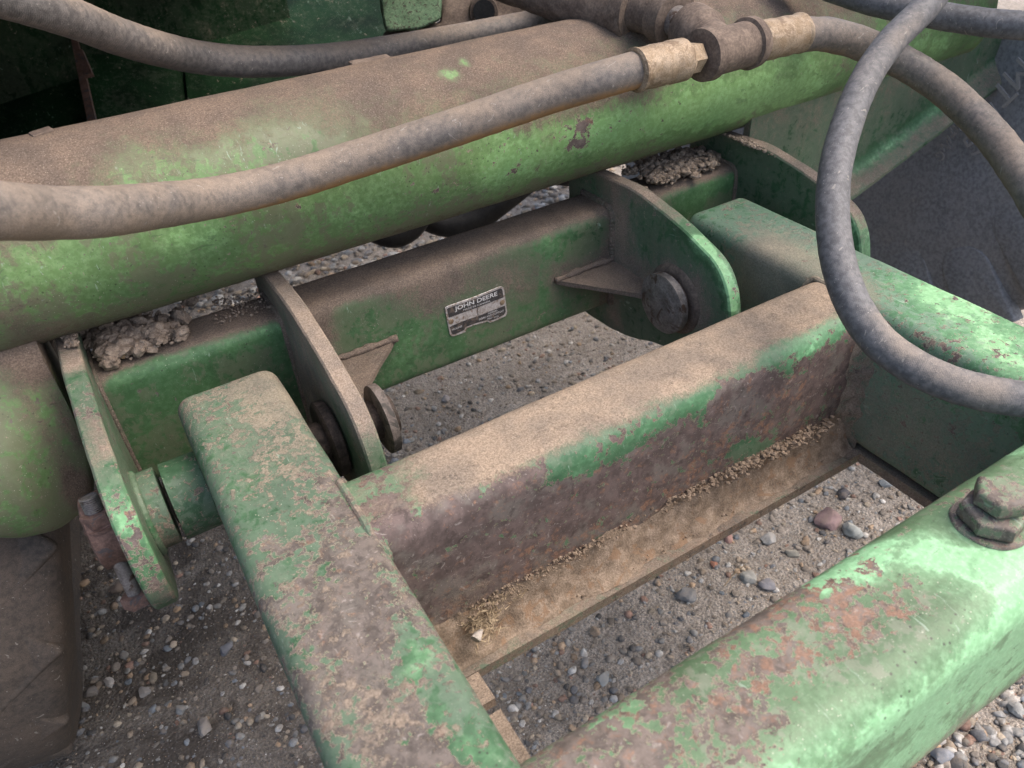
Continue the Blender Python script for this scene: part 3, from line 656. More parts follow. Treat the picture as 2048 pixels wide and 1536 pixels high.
# ------------------------------------------------------------------ maker's plate (a part of the frame), drawn from its outline
def NP(zx, zy, y=.8435): p = ony(870 + zx / 12.8, 560 + zy / 12.8, .8440); return (p[0], p[2])
plate_out = [(250, 720), (290, 680), (350, 655), (1000, 430), (1640, 170), (1700, 160), (1745, 185), (1765, 250), (1800, 500), (1840, 790), (1835, 860), (1800, 925), (1480, 1065), (1400, 1095), (1350, 1060), (1150, 1115), (960, 1165), (800, 1235), (775, 1330), (735, 1345), (470, 1440), (410, 1425), (375, 1380), (300, 1000)]
Q = np.array([NP(*p) for p in plate_out]); Q = Q[::-1] if np.sum(Q[:, 0] * np.roll(Q[:, 1], -1) - np.roll(Q[:, 0], -1) * Q[:, 1]) < 0 else Q
def flat_plate(Q, y, t, bev=.0002): return extrude(Q, (0, y, 0), (1, 0, 0), (0, 0, 1), (0, -1, 0), t, .01, bev, 1)
npl = mobj('maker_plate', flat_plate(Q, .8448, .0014), M_FOIL, fr, sharp=25, label='small scuffed black and silver maker plate, lower edge torn')
def band(pts, name, y=.84335, t=.00025, mat=M_FOIL_D):
    q = np.array([NP(*p) for p in pts]); q = q if np.sum(q[:, 0] * np.roll(q[:, 1], -1) - np.roll(q[:, 0], -1) * q[:, 1]) > 0 else q[::-1]; return mobj(name, flat_plate(q, y, t, .00003), mat, npl, sharp=25)
band([(300, 740), (330, 715), (1010, 480), (1650, 215), (1695, 215), (1720, 250), (1745, 440), (1060, 705), (350, 960)], 'black_band')
band([(370, 1200), (440, 1160), (860, 990), (1100, 915), (1780, 650), (1805, 800), (1780, 850), (1750, 895), (1480, 1020), (1390, 1040), (1330, 1020), (1000, 1110), (780, 1200), (745, 1270), (700, 1300), (480, 1390), (430, 1375)], 'black_band')
band([(1065, 715), (1085, 707), (1105, 905), (1085, 912)], 'divider_line', t=.0002)
def plate_text(s, p0, p1, h, bold=0, slant=0.0):
    a = np.array(NP(*p0)); b = np.array(NP(*p1)); V, F = text_mesh(s, 1, 0, bold); V = V[:, :2]; w0 = V[:, 0].min(); w1 = V[:, 0].max()
    hh = np.linalg.norm(np.array(NP(p0[0], p0[1])) - np.array(NP(p0[0] - h * .2, p0[1] - h * .97)))
    d = b - a; L = np.linalg.norm(d); d /= L; nrm = np.array([-d[1], d[0]]); W = a + np.outer((V[:, 0] - w0) / (w1 - w0) * L, d) + np.outer(V[:, 1] / .72 * hh, nrm)
    mobj('lettering', (np.stack([W[:, 0], np.full(len(W), .84292), W[:, 1]], 1), F), M_INK, npl, smooth=False)
plate_text('JOHN DEERE', (500, 785), (1590, 385), 105, .012); plate_text('MADE IN CANADA', (720, 785), (1410, 545), 45)
plate_text('SERIAL', (1350, 870), (1600, 780), 40); plate_text('DEERE AND COMPANY', (1120, 1025), (1760, 795), 48); plate_text('MOLINE', (430, 1290), (690, 1190), 45)
plate_text('1957  LTD', (1330, 1010), (1620, 940), 42)
for zx, zy in ((1715, 570), (405, 1060)):
    q = NP(zx, zy); mobj('rivet', revolve([(0, .0042), (.0008, .0040), (.0014, .0026), (.0016, .0005)], (q[0], .8436, q[1]), (0, -1, 0), 20), M_BRASS, npl)

# ================================================================== HITCH FRAME (two arms, crossbar, near beam, bottom flange)
hf = thing('hitch_frame', 'welded green square tube frame of two arms and two crossbars, chipped and dusty', 'hitch frame', (.417, .45, -.10))
def boxtube(name, x0, x1, y0, y1, z0, z1, axis, mat, r=.020, disp=.0007, bev=.003, seed=1, label=None, step=.0075):
    if axis == 'y': VF = extrude(densify(rrect(x1 - x0, z1 - z0, r, 6), step), ((x0 + x1) / 2, y0, (z0 + z1) / 2), (1, 0, 0), (0, 0, 1), (0, 1, 0), y1 - y0, step, bev, 4)
    else: VF = extrude(densify(rrect(y1 - y0, z1 - z0, r, 6), step), (x0, (y0 + y1) / 2, (z0 + z1) / 2), (0, 1, 0), (0, 0, 1), (1, 0, 0), x1 - x0, step, bev, 4)
    VF = displace(VF, disp, 16, seed); return mobj(name, VF, mat, hf, label=label)
ZB = -.196
la = boxtube('side_arm', 0.0005, .112, -.12, .764, ZB, 0, 'y', M_ARM, .018, bev=.012, seed=2, label='left arm, heavily chipped green with purple rust patches')
wear(la, edge=.10, dust=.10, rust=-.03, fresh=-.05, up=.06, strokes=[
    ('d', .55, .03, [(540, 760), (580, 800)]), ('d', .28, .05, [(420, 790), (520, 780), (600, 900)]), ('r', -.15, .05, [(480, 880), (520, 960)]),
    ('r', .34, .035, [(640, 960), (690, 1000), (720, 1080)]), ('r', .36, .04, [(700, 1180), (740, 1300), (800, 1420), (850, 1500)]), ('r', .22, .06, [(640, 1250), (760, 1450)]), ('r', .2, .010, [(390, 930), (440, 1060), (520, 1250), (600, 1420)]),
    ('f', .4, .014, [(830, 1290), (850, 1310), (820, 1350)]), ('f', .45, .016, [(960, 1490), (975, 1510)]), ('f', .4, .02, [(860, 1450), (800, 1500)]), ('r', .3, .012, [(530, 1090), (600, 1075)]), ('d', .35, .02, [(740, 1410), (760, 1440)]), ('r', -.45, .016, [(830, 1300), (820, 1340), (970, 1500)])])
ra = boxtube('side_arm', .7235, .834, -.12, .770, ZB, 0, 'y', M_RIGHT, .018, bev=.012, seed=3, label='right arm, bright green top and dusty inner side')
wear(ra, edge=.06, dust=.08, rust=-.08, fresh=.0, up=.0, strokes=[
    ('f', .5, .05, [(1900, 600), (2000, 680), (2048, 720)]), ('f', .3, .04, [(1830, 560), (1900, 590)]), ('d', .75, .035, [(1530, 500), (1600, 540), (1690, 610)]), ('d', .9, .05, [(1520, 560), (1580, 560), (1640, 590)]), ('d', .25, .03, [(1400, 420), (1470, 400)]), ('d', .25, .03, [(1500, 450), (1600, 470)]),
    ('d', .45, .06, [(1800, 820), (1900, 900), (1700, 850)]), ('r', .35, .010, [(1910, 595), (1925, 590)]), ('r', .25, .016, [(1740, 640), (1850, 720), (1900, 760)])])
cb = boxtube('crossbar', .0985, .737, .452, .550, ZB, -.0015, 'x', M_XBAR, .024, seed=4, bev=.0005, label='middle crossbar, dusty on top and rusty on the near face')
def cb_fn(V, N, A):
    up = np.clip(N[:, 2], 0, 1); face = np.clip(-N[:, 1], 0, 1)
    A[:, 0] += 1.15 * np.clip((V[:, 1] - .456) / .034, 0, 1) * up * np.clip((V[:, 0] - .13) / .09, .12, 1)
    A[:, 1] += .5 * face * np.clip((-.005 - V[:, 2]) / .02, 0, 1)
    A[:, 2] += .08 * np.exp(-((V[:, 2] + .012) / .016) ** 2) * face
    A[:, 0] += .8 * face * np.clip((-.135 - V[:, 2]) / .055, 0, 1) - .25 * face * (V[:, 2] > -.12); A[:, 3] += .35 * face * np.clip((-.10 - V[:, 2]) / .06, 0, 1)
wear(cb, dust=.10, rust=.02, fresh=.0, fn=cb_fn, strokes=[
    ('r', .35, .010, [(980, 968), (1090, 930)]), ('r', .35, .010, [(1230, 868), (1340, 828)]), ('r', .3, .010, [(1470, 790), (1540, 745)]), ('d', .45, .014, [(850, 985), (1100, 905), (1300, 815), (1500, 725)]),
    ('f', .25, .018, [(1150, 940), (1300, 860), (1450, 790)]), ('r', -.55, .014, [(1120, 940), (1200, 925), (1300, 860), (1400, 810)]), ('r', -.6, .016, [(1480, 900), (1530, 890)]), ('f', .4, .02, [(1600, 710), (1700, 655)]), ('r', -.3, .02, [(1560, 730), (1680, 670)]),
    ('r', .4, .03, [(760, 1030), (850, 1060), (900, 1000)]), ('f', .35, .012, [(820, 1000), (900, 970), (960, 950)]), ('r', .25, .02, [(750, 950), (800, 930)]), ('o', .3, .03, [(1350, 960), (1500, 850), (1600, 780)]), ('o', .3, .02, [(1060, 1100), (1150, 1080)]), ('d', .3, .05, [(900, 1120), (950, 1180)]), ('d', .35, .03, [(1700, 720), (1740, 700)]), ('d', .5, .02, [(1640, 580), (1700, 600)])])
nb = boxtube('near_crossbar', -.20, 1.15, .122, .2355, ZB, .0012, 'x', M_FRONT, .030, seed=6, bev=.001, label='near crossbar, mint green with orange rust blotches')
def nb_fn(V, N, A):
    A[:, 2] += .5 * np.clip(-N[:, 1] + .1, 0, 1); A[:, 1] -= .55 * np.clip(-N[:, 1], 0, 1)
    A[:, 3] += .14; A[:, 1] += .15 * np.clip(N[:, 2], 0, 1) * np.clip((.68 - V[:, 0]) / .25, 0, 1); A[:, 0] += .7 * np.clip((-.12 - V[:, 2]) / .05, 0, 1)
wear(nb, dust=-.05, rust=0, fresh=.1, fn=nb_fn, strokes=[
    ('o', .35, .05, [(1640, 1250), (1750, 1230), (1600, 1330)]), ('r', .14, .05, [(1640, 1250), (1800, 1200)]), ('f', .7, .025, [(1740, 1110), (1640, 1160)]), ('f', .6, .03, [(1880, 1110), (2000, 1130), (2040, 1100)]), ('r', -.5, .03, [(1880, 1110), (2000, 1120)]), ('f', .5, .02, [(1250, 1400), (1200, 1450)]), ('d', .35, .01, [(1550, 1180), (1750, 1050), (1900, 950)]), ('r', .3, .012, [(1560, 1190), (1680, 1110), (1500, 1250)]), ('f', .5, .025, [(1950, 920), (2040, 900)]), ('r', -.4, .03, [(1950, 920), (2040, 900)]), ('r', -.7, .03, [(1700, 1450), (1900, 1300), (2030, 1180)]), ('r', .2, .02, [(1700, 1300), (1800, 1240), (1950, 1180)]), ('r', .25, .05, [(1200, 1500), (1400, 1450)])])
def grid_plate(x0, x1, y0, y1, z0, z1, st=.008):
    xs = np.linspace(x0, x1, max(2, int((x1 - x0) / st))); ys = np.linspace(y0, y1, max(2, int((y1 - y0) / st))); V = []; F = []
    nx, ny = len(xs), len(ys)
    for z in (z1, z0):
        for y in ys:
            for x in xs: V.append((x, y, z))
    for j in range(ny - 1):
        for i in range(nx - 1):
            a = j * nx + i; F.append([a, a + 1, a + nx + 1, a + nx]); a += nx * ny; F.append([a, a + nx, a + nx + 1, a + 1])
    per = [i for i in range(nx)] + [j * nx + nx - 1 for j in range(1, ny)] + [(ny - 1) * nx + i for i in range(nx - 2, -1, -1)] + [j * nx for j in range(ny - 2, 0, -1)]
    for a, b in zip(per, per[1:] + per[:1]): F.append([b, a, a + nx * ny, b + nx * ny])
    return np.array(V), F
fl = mobj('bottom_flange', displace(merge(grid_plate(.100, .7235, .4175, .552, -.2125, -.1985), grid_plate(.7237, .834, .20, .60, -.2128, -.1988)), .0006, 18, 8), M_ARM, hf, label='dusty lower flange under the crossbar')
wear(fl, dust=.78, rust=.34, orange=.3, fn=lambda V, N, A: A.__setitem__((slice(None), 0), A[:, 0] - .25 * (N[:, 1] < -.5) ), strokes=[('d', -.5, .03, [(1370, 1040), (1420, 1020)]), ('r', .5, .03, [(1360, 1050), (1420, 1020)]), ('o', .5, .03, [(1360, 1050), (1420, 1020)])])
sp = mobj('bottom_flange', displace(merge(grid_plate(.100, .1655, .383, .4170, -.2120, -.1990), grid_plate(.100, .1640, .115, .3705, -.2120, -.1990), grid_plate(.100, .150, .371, .3825, -.2120, -.1990)), .0005, 18, 8), M_FRONT, hf, label='narrow dusty flange along the left arm with a notch')
wear(sp, dust=1.1, rust=.3)
# hinge pins through the lugs
pin = mobj('hinge_pin', displace(revolve([(0, .024), (.26, .024)], (-.04, PY, PZ), (1, 0, 0), 32), .0003, 20), M_PIN_SHADE, hf)
mobj('pin_collar', displace(revolve([(0, .030), (.0008, .0315), (.014, .0315), (.015, .030)], (.170, PY, PZ), (1, 0, 0), 40), .0004, 30), M_CAST, pin)
wsh = mobj('pin_washer', displace(revolve([(0, .040), (.0012, .0425), (.0105, .0425), (.0118, .0405)], (.1985, PY - .007, PZ + .004), (1, 0, 0), 64), .0004, 30), M_DISC, pin)
wv_ = mobj('pin_washer', displace(revolve([(0, .043), (.002, .046), (.012, .046), (.014, .044)], (.134, PY, PZ), (1, 0, 0), 48), .0006, 30), M_PIN_SHADE, pin)
o = mobj('hinge_barrel', displace(revolve([(0, .041), (.0005, .043), (.0375, .043)], (-.0375, PY, PZ), (1, 0, 0), 64), .0005, 22), M_ARM, hf, label='green hinge barrel welded to the left arm'); wear(o, dust=.02, rust=.08, fresh=.1, strokes=[('r', .5, .012, [(370, 1010), (385, 1040)]), ('r', .3, .01, [(380, 960)])])
pin = mobj('hinge_pin', displace(revolve([(0, .024), (.25, .024)], (.640, PY, PZ), (1, 0, 0), 32), .0003, 20), M_STEEL, hf)
mobj('pin_head', displace(revolve([(0, .004), (.0004, .026), (.0016, .029), (.0030, .032), (.0034, .040), (.0052, .0435), (.0155, .0435), (.0170, .041)], (.6205, PY - .004, PZ + .004), (1, 0, 0), 72), .0006, 35), M_STEEL, pin, sharp=30)
o = mobj('pin_collar', displace(revolve([(0, .034), (.0085, .034), (.0087, .047), (.0115, .051), (.013, .052)], (.6375, PY - .003, PZ + .003), (1, 0, 0), 64), .0006, 30), M_CAST, pin)
# welds of arms and crossbar
wprof = [(.551, -.04), (.550, -.018), (.543, -.005), (.53, -.003), (.48, -.003), (.463, -.007), (.454, -.018), (.4525, -.04), (.4525, -.10), (.4525, -.19)]
o = mobj('weld_bead', weld([(.106 + (.0065 if y < .458 or y > .546 else 0), y, z) for y, z in wprof], .0040, 3), M_ARM, hf); wear(o, dust=.35, rust=.25)
o = mobj('weld_bead', weld([(.7295 - (.0065 if y < .458 or y > .546 else 0), y, z) for y, z in wprof], .0040, 5), M_ARM, hf); wear(o, dust=.7, rust=.2)
def dirt_slope():
    pf = [(.4515, -.136), (.448, -.146), (.443, -.162), (.436, -.180), (.428, -.192), (.4205, -.1982)]; pf = catmull(np.array([(a, b, 0) for a, b in pf]), .004)[:, :2]
    xs = np.arange(.1125, .7235, .004); V = []; F = []; n = len(pf)
    for x in xs:
        k = .80 + .22 * mnoise.fractal(Vector((x * 16, 2, 7)), 1, 2, 4)
        for y, z in pf: V.append((x, .4515 + (y - .4515) * k, -.1982 + (z + .1982) * k))
    for j in range(len(xs) - 1):
        for i in range(n - 1): q = j * n + i; F.append([q, q + n, q + n + 1, q + 1][::-1])
    V, F = displace((np.array(V), F), .0022, 60, 3, 5); o = mobj('dirt_fillet', (V, F), M_FLANGE_DIRT, hf, sharp=180, label='rough strip of dried dirt along the foot of the middle crossbar'); return o
dirt_slope()
# flared weld where the crossbar meets the right arm
def flare(xc, yc, z0, z1, r0, sx):
    V = []; F = []; nz, na = 40, 8
    for k in range(nz + 1):
        t = k / nz; z = z0 + (z1 - z0) * t; r = r0 * (1 + .25 * mnoise.noise(Vector((t * 9, 3, 1)))) * min(1, (1 - t) * 5 + .12); yy = yc + (.0 if z < -.024 else .024 - math.sqrt(max(0, .024 ** 2 - (z + .024) ** 2)))
        for a in np.linspace(0, math.pi / 2, na + 1): V.append((xc + sx * (r - r * math.sin(a)) + sx * -.001, yy + .001 - r + r * math.cos(a), z))
    for k in range(nz):
        for i in range(na): a = k * (na + 1) + i; F.append([a, a + 1, a + na + 2, a + na + 1])
    o = mobj('weld_flare', displace((np.array(V), F), .0012, 60, 3), M_ARM, hf, sharp=180, label='dusty flared weld in the corner'); wear(o, dust=.55, rust=.25); return o
flare(.7235, .452, -.1995, -.004, .026, -1)
# near beam bolt
bl = mobj('beam_bolt', revolve([(0, .0125), (.03, .0125)], (.534, .186, -.02), (0, 0, 1), 24), M_STEEL, hf)
def bolt_piece(name, VF, fresh, label=None):
    o = mobj(name, displace(VF, .0012, 45, 5), M_FRONT, bl, sharp=45, label=label); wear(o, dust=.12, rust=.26, fresh=fresh); return o
def hex_vf(org, ax, r, h, rot, cham):
    P6 = np.array([(r * math.cos(a), r * math.sin(a)) for a in np.arange(6) * math.pi / 3 + rot]); P6 = densify(P6, r / 4); return extrude(P6, org, (1, 0, 0), (0, 1, 0), (0, 0, 1), h, .003, cham, 3)
BC = np.array((.534, .186, 0))
bolt_piece('washer', revolve([(0, .0285), (.0015, .0295), (.003, .0285)], BC + (0, 0, .0005), (0, 0, 1), 48), .1)
bolt_piece('nut', hex_vf(BC + (-.001, -.001, .0045), None, .0255, .015, .15, .003), .05)
bolt_piece('bolt_head', hex_vf(BC + (.003, .001, .0205), None,   .0205, .016, .55, .004), .0)

# ================================================================== HOSES AND FITTINGS
def hose(label, pts, D, mat, name='hydraulic_hose', rough=.0004, seed=0, dust=.3, fn=None, strokes=(), group='hydraulic hoses'):
    path = [tuple(at(*p[:3])) + (D / 2 * (p[3] if len(p) > 3 else 1),) for p in pts]; c = np.array(path[len(path) // 2][:3])
    o = mobj(name, sweep(path, D / 2, 30, .006, rough, seed), mat, sharp=180)
    tag(o, label, 'hose', group); wear(o, dust=dust, fn=fn, strokes=strokes); return o
up_dust = lambda a, lo=.0: (lambda V, N, A: A.__setitem__((slice(None), 0), A[:, 0] + a * np.clip(N[:, 2], lo, 1)))
def low_orange(V, N, A):
    A[:, 0] += .30 * np.clip(N[:, 2], 0, 1) + .6 * np.clip(-N[:, 2] + .1, 0, 1); A[:, 3] += 1.3 * np.clip(-N[:, 2] + .05, 0, 1) * np.clip((V[:, 0] - .05) / .15, 0, 1)
h2 = hose('thick near hose sweeping across in front of the tube, greyish with orange dust beneath', [(-260, 380, .47), (-120, 412, .485), (0, 422, .52), (100, 426, .57), (200, 424, .605), (300, 413, .67), (400, 400, .745), (500, 381, .79), (600, 355, .81), (700, 323, .825), (800, 291, .835), (900, 258, .84), (1000, 224, .845), (1100, 190, .85), (1200, 160, .85), (1285, 136, .86)], .0395, M_HOSE, dust=.26, seed=1, fn=low_orange)
h1 = hose('dark upper left hose draped behind the tube top', [(-160, -70, .66), (-40, -22, .70), (60, 8, .74), (150, 38, .79), (235, 72, .855), (320, 98, .92), (400, 115, .99), (480, 123, 1.03), (560, 123, 1.07), (640, 118, 1.12), (720, 108, 1.17), (850, 86, 1.24), (1000, 58, 1.30), (1120, 34, 1.32)], .040, M_HOSE, dust=.12, seed=2, fn=up_dust(.5))
h3 = hose('dusty brown hose running from the tee down past the right tyre', [(1575, 74, .97), (1640, 68, .985), (1700, 80, 1.0), (1760, 103, 1.02), (1820, 133, 1.03), (1880, 172, 1.02), (1940, 224, 1.00), (2000, 290, .965), (2050, 362, .93), (2110, 460, .90)], .0405, M_HOSE, dust=.34, seed=3, rough=.0008, fn=lambda V, N, A: A.__setitem__((slice(None), 3), A[:, 3] + .8 * np.clip(-N[:, 2], 0, 1) * (V[:, 0] < 1.15)))
h4 = hose('black looping hose hanging in the foreground on the right', [(1960, -120, .98), (1900, -50, .955), (1850, 15, .94), (1790, 75, .92), (1748, 130, .90), (1716, 190, .88), (1690, 260, .86), (1672, 330, .84), (1665, 400, .825), (1668, 470, .81), (1682, 545, .795), (1712, 620, .78), (1760, 685, .765), (1830, 735, .75), (1910, 770, .74), (1990, 790, .735), (2070, 800, .73), (2180, 802, .72)], .0345, M_HOSE_D, dust=.18, seed=4, fn=up_dust(.16), strokes=[('d', .5, .02, [(1770, 640), (1810, 690)]), ('d', .5, .02, [(1880, 750), (1980, 790)]), ('d', .35, .012, [(1840, 40), (1790, 80)])])
h5 = hose('dark hose passing behind the black loop to the top right corner', [(1560, -60, 1.12), (1650, -28, 1.10), (1740, 2, 1.08), (1830, 22, 1.06), (1900, 35, 1.05), (1980, 46, 1.03), (2070, 53, 1.01), (2200, 60, 1.0)], .035, M_HOSE_D, dust=.1, seed=5, fn=up_dust(.12))
# dark pipe feeding the elbow
h6 = hose('dark crusty pipe end entering the elbow above the tube', [(960, -60, 1.14), (1050, -28, 1.12), (1130, 0, 1.09), (1200, 16, 1.06), (1262, 30, 1.03)], .060, M_CAST, 'feed_pipe', rough=.002, seed=6)
h6['category'] = 'pipe'; del h6['group']
def along(p, q, prof, n=40):
    """turned piece from p to q, profile [(fraction, radius)]"""
    p, q = np.array(p), np.array(q); L = np.linalg.norm(q - p); return revolve([(t * L, r) for t, r in prof], p, q - p, n)
def ferrule(parent, p, q, r, hexend=True):
    p, q = np.array(p), np.array(q)
    mobj('ferrule', displace(along(p, q, [(0, r * .93), (.02, r * 1.05), (.05, r * 1.05), (.08, r * .99), (.30, r * 1.0), (.33, r * 1.03), (.55, r), (.62, r * .98), (.66, r * 1.04), (.92, r * 1.02), (1, r * .84)]), .0007, 45, 3), M_BRASS, parent, sharp=30)
A0, A1 = at(1268, 141, .855), at(1372, 118, .885)
ferrule(h2, A0, A1, .0225)
B1, B0 = at(1512, 84, .94), at(1600, 66, .975)
ferrule(h3, B0, B1, .0228)
fit = thing('pipe_tee', 'dusty brown iron tee joining two hoses to an elbow above the tube', 'pipe fitting', tuple(at(1440, 92, .92)))
T0, T1 = at(1400, 112, .90), at(1508, 84, .945)
mobj('tee_body', displace(along(T0, T1, [(0, .022), (.02, .029), (.16, .030), (.18, .026), (.82, .026), (.84, .030), (.98, .029), (1, .022)], 48), .0009, 40, 4), M_CAST, fit, sharp=32)
d = _n(A1 - A0); hexa(at(1374, 118, .887) - d * .004, T0 - A1, .0175, .022, M_BRASS, 'hex_nut', fit)
hexa(at(1508, 85, .945), B1 - T1, .0205, .016, M_BRASS, 'hex_nut', fit)
E0, E1 = at(1440, 96, .92), at(1372, 50, .985)
mobj('tee_branch', displace(along(E0, E1, [(0, .024), (.40, .025), (.50, .031), (.84, .031), (.88, .026)], 40), .0009, 40, 5), M_CAST, fit, sharp=32)
E1 = at(1380, 56, .975); E2 = at(1330, 32, 1.01); E3 = at(1262, 22, 1.03)
mobj('nipple', displace(along(E1, E2, [(0, .019), (1, .019)], 28), .0006, 40, 6), M_STEEL, fit)
el = thing('pipe_elbow', 'rounded brown iron elbow between the tee and the feed pipe', 'pipe fitting', tuple(at(1300, 26, 1.02)))
mobj('elbow_body', displace(sweep([at(1335, 33, 1.01), at(1320, 28, 1.015), at(1300, 22, 1.02), at(1280, 18, 1.03), at(1250, 14, 1.04)], .028, 36, .003), .0010, 40, 7), M_CAST, el, sharp=180)
mobj('elbow_collar', displace(along(at(1352, 40, .995), at(1322, 27, 1.012), [(0, .026), (.06, .034), (.9, .034), (1, .028)], 40), .0009, 40, 8), M_CAST, el, sharp=32)
mobj('elbow_collar', displace(along(at(1268, 20, 1.03), at(1240, 14, 1.04), [(0, .029), (.06, .035), (.9, .035), (1, .029)], 40), .0009, 40, 9), M_CAST, el, sharp=32)
# black hose loops glimpsed behind the beam
for lab, pts in (('black hose bight hanging lowest under the tube', [(700, 380, 1.5), (735, 450, 1.5), (790, 472, 1.5), (835, 440, 1.5), (860, 360, 1.5)]), ('black hose sagging behind the beam to the right', [(790, 380, 1.55), (850, 436, 1.55), (905, 452, 1.55), (960, 436, 1.55), (1020, 392, 1.55), (1080, 350, 1.6), (1140, 350, 1.6)])):
    path = [tuple(at(*p)) for p in pts]; o = mobj('hydraulic_hose', sweep(path, .023, 18, .01), M_BLACK, sharp=180); tag(o, lab, 'hose', 'hydraulic hoses')

# ================================================================== BODY BEHIND THE TUBE
bd = thing('tractor_hood', 'dark green machine body in shadow behind the tube', 'machine hood', (.3, 1.35, .5))
def panel(name, corners, thick, mat, label=None, nx=24, ny=14, dust=.1, rust=-.2, fresh=0, disp=.001, **kw):
    """four corners: lower left, lower right, upper right, upper left as seen from the viewer"""
    a, b, c, d = [np.array(q, float) for q in corners]; V = []; F = []; nrm = _n(np.cross(b - a, d - a))
    for s in (0, 1):
        for j in range(ny + 1):
            for i in range(nx + 1):
                u, v = i / nx, j / ny; V.append((a * (1 - u) + b * u) * (1 - v) + (d * (1 - u) + c * u) * v - nrm * thick * s)
    N2 = (nx + 1) * (ny + 1)
    for j in range(ny):
        for i in range(nx):
            q = j * (nx + 1) + i; F.append([q, q + 1, q + nx + 2, q + nx + 1]); q += N2; F.append([q, q + nx + 1, q + nx + 2, q + 1])
    per = [i for i in range(nx + 1)] + [j * (nx + 1) + nx for j in range(1, ny + 1)] + [ny * (nx + 1) + i for i in range(nx - 1, -1, -1)] + [j * (nx + 1) for j in range(ny - 1, 0, -1)]
    for p, q in zip(per, per[1:] + per[:1]): F.append([q, p, p + N2, q + N2])
    o = mobj(name, displace((np.array(V), F), disp, 10, 3), mat, bd, label=label); wear(o, dust=dust, rust=rust, fresh=fresh, **kw); return o
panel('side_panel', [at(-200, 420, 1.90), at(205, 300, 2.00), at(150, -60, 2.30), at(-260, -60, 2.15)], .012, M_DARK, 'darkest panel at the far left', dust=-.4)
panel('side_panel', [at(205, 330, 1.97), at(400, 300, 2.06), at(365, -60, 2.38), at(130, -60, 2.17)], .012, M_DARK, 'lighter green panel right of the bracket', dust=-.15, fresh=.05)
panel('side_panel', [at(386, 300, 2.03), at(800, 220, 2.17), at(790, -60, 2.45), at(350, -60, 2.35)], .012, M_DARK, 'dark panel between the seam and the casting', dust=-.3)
panel('seam_strip', [at(186, 300, 1.93), at(205, 300, 1.93), at(150, 60, 2.05), at(138, 60, 2.05)], .01, M_RUST, 'brown seam edge', nx=4)
panel('bracket_clip', [at(166, 150, 1.91), at(184, 146, 1.91), at(164, 98, 1.95), at(146, 98, 1.95)], .012, M_RUST, 'small brown clip on the seam', nx=4, ny=6)
# crusted casting with a hole
cs = thing('gearbox_casting', 'crusted green and brown casting with a round hole above the tube', 'casting', tuple(at(900, 20, 1.5)))
def cast_block(name, pxs, d0, d1, mat, amp=.006, label=None):
    Vf = [at(x, y, d0) for x, y in pxs]; Vb = [at(x, y, d1) for x, y in pxs]; n = len(pxs)
    import bmesh
    bm = bmesh.new(); vs = [bm.verts.new(v) for v in Vf + Vb]
    bm.faces.new(vs[:n]); bm.faces.new(vs[n:][::-1])
    for i in range(n): bm.faces.new([vs[i], vs[i + n], vs[(i + 1) % n + n], vs[(i + 1) % n]])
    bmesh.ops.recalc_face_normals(bm, faces=bm.faces); bmesh.ops.bevel(bm, geom=list(bm.edges), offset=.006, segments=3, affect='EDGES', profile=.5)
    bmesh.ops.triangulate(bm, faces=bm.faces)
    for _ in range(4):
        es = [e for e in bm.edges if e.calc_length() > .012]
        if es: bmesh.ops.subdivide_edges(bm, edges=es, cuts=1)
        bmesh.ops.triangulate(bm, faces=[f for f in bm.faces if len(f.verts) > 3])
    V = np.array([v.co[:] for v in bm.verts]); bm.verts.index_update(); F = [[v.index for v in f.verts] for f in bm.faces]; bm.free()
    return mobj(name, displace((V, F), amp, 30, 5, 5), mat, cs, sharp=180, label=label)
cast_block('green_flange', [(750, -60), (772, 62), (830, 60), (880, 40), (886, -60)], 1.42, 1.60, M_MOSS, .004, 'green crusted block with a square lower corner')
cast_block('brown_housing', [(886, -60), (882, 44), (768, 66), (776, 88), (930, 84), (1060, 60), (1100, -10), (1100, -60)], 1.47, 1.7, M_CAST, .005, 'brown grimy housing around the hole')
mobj('hole_rim', displace(along(at(968, 24, 1.46), at(966, 16, 1.50), [(0, .026), (.3, .028), (.31, .021), (1, .020)], 32), .0008, 30), M_CAST, cs)
mobj('hole_core', along(at(968, 23, 1.455), at(966, 16, 1.50), [(0, .0205), (1, .0205)], 32), M_BLACK, cs)
cast_block('brown_housing', [(1080, -60), (1092, 30), (1260, 60), (1330, 20), (1330, -60)], 1.25, 1.5, M_CAST, .005, 'dark grimy wall behind the elbow')
HZ = .41
# unseen hood and walls, added and set low to shade the back
panel('shade_hood_floor', [(-1.3, 1.02, HZ), (.62, 1.02, HZ), (.70, 2.5, HZ + .1), (-1.3, 2.5, HZ + .1)], .02, M_DARK, 'unseen hood underside added to shade the back')
panel('shade_backing_wall', [(-1.3, 2.48, -.12), (.70, 2.48, -.12), (.70, 2.48, HZ + .1), (-1.3, 2.48, HZ + .1)], .02, M_DARK, 'dark backing wall added to close bright gaps under the hood')
panel('shade_hood_side', [(-.75, 1.02, -.1), (-.75, 1.02, HZ), (-.75, 2.5, HZ), (-.75, 2.5, -.1)], .02, M_DARK, 'unseen far left wall added to darken the space under the hood')
panel('shade_hood_side', [(.62, 1.02, HZ), (.70, 2.5, HZ + .1), (.70, 2.5, 1.5), (.62, 1.02, 1.5)], .02, M_DARK, 'unseen hood side added to keep light out overhead')
panel('shade_hood_front', [(-1.3, 1.02, HZ), (.62, 1.02, HZ), (.62, 1.02, 1.5), (-1.3, 1.02, 1.5)], .02, M_DARK, 'unseen hood front added low to shade the tube and panels')
o = mobj('round_cover', displace(revolve([(0, .10), (.01, .12), (.05, .125), (.06, .12)], at(440, -50, 1.45), (0, .3, 1), 60), .0012, 20), M_CAST, bd, label='brown rounded cover peeping in at the top')
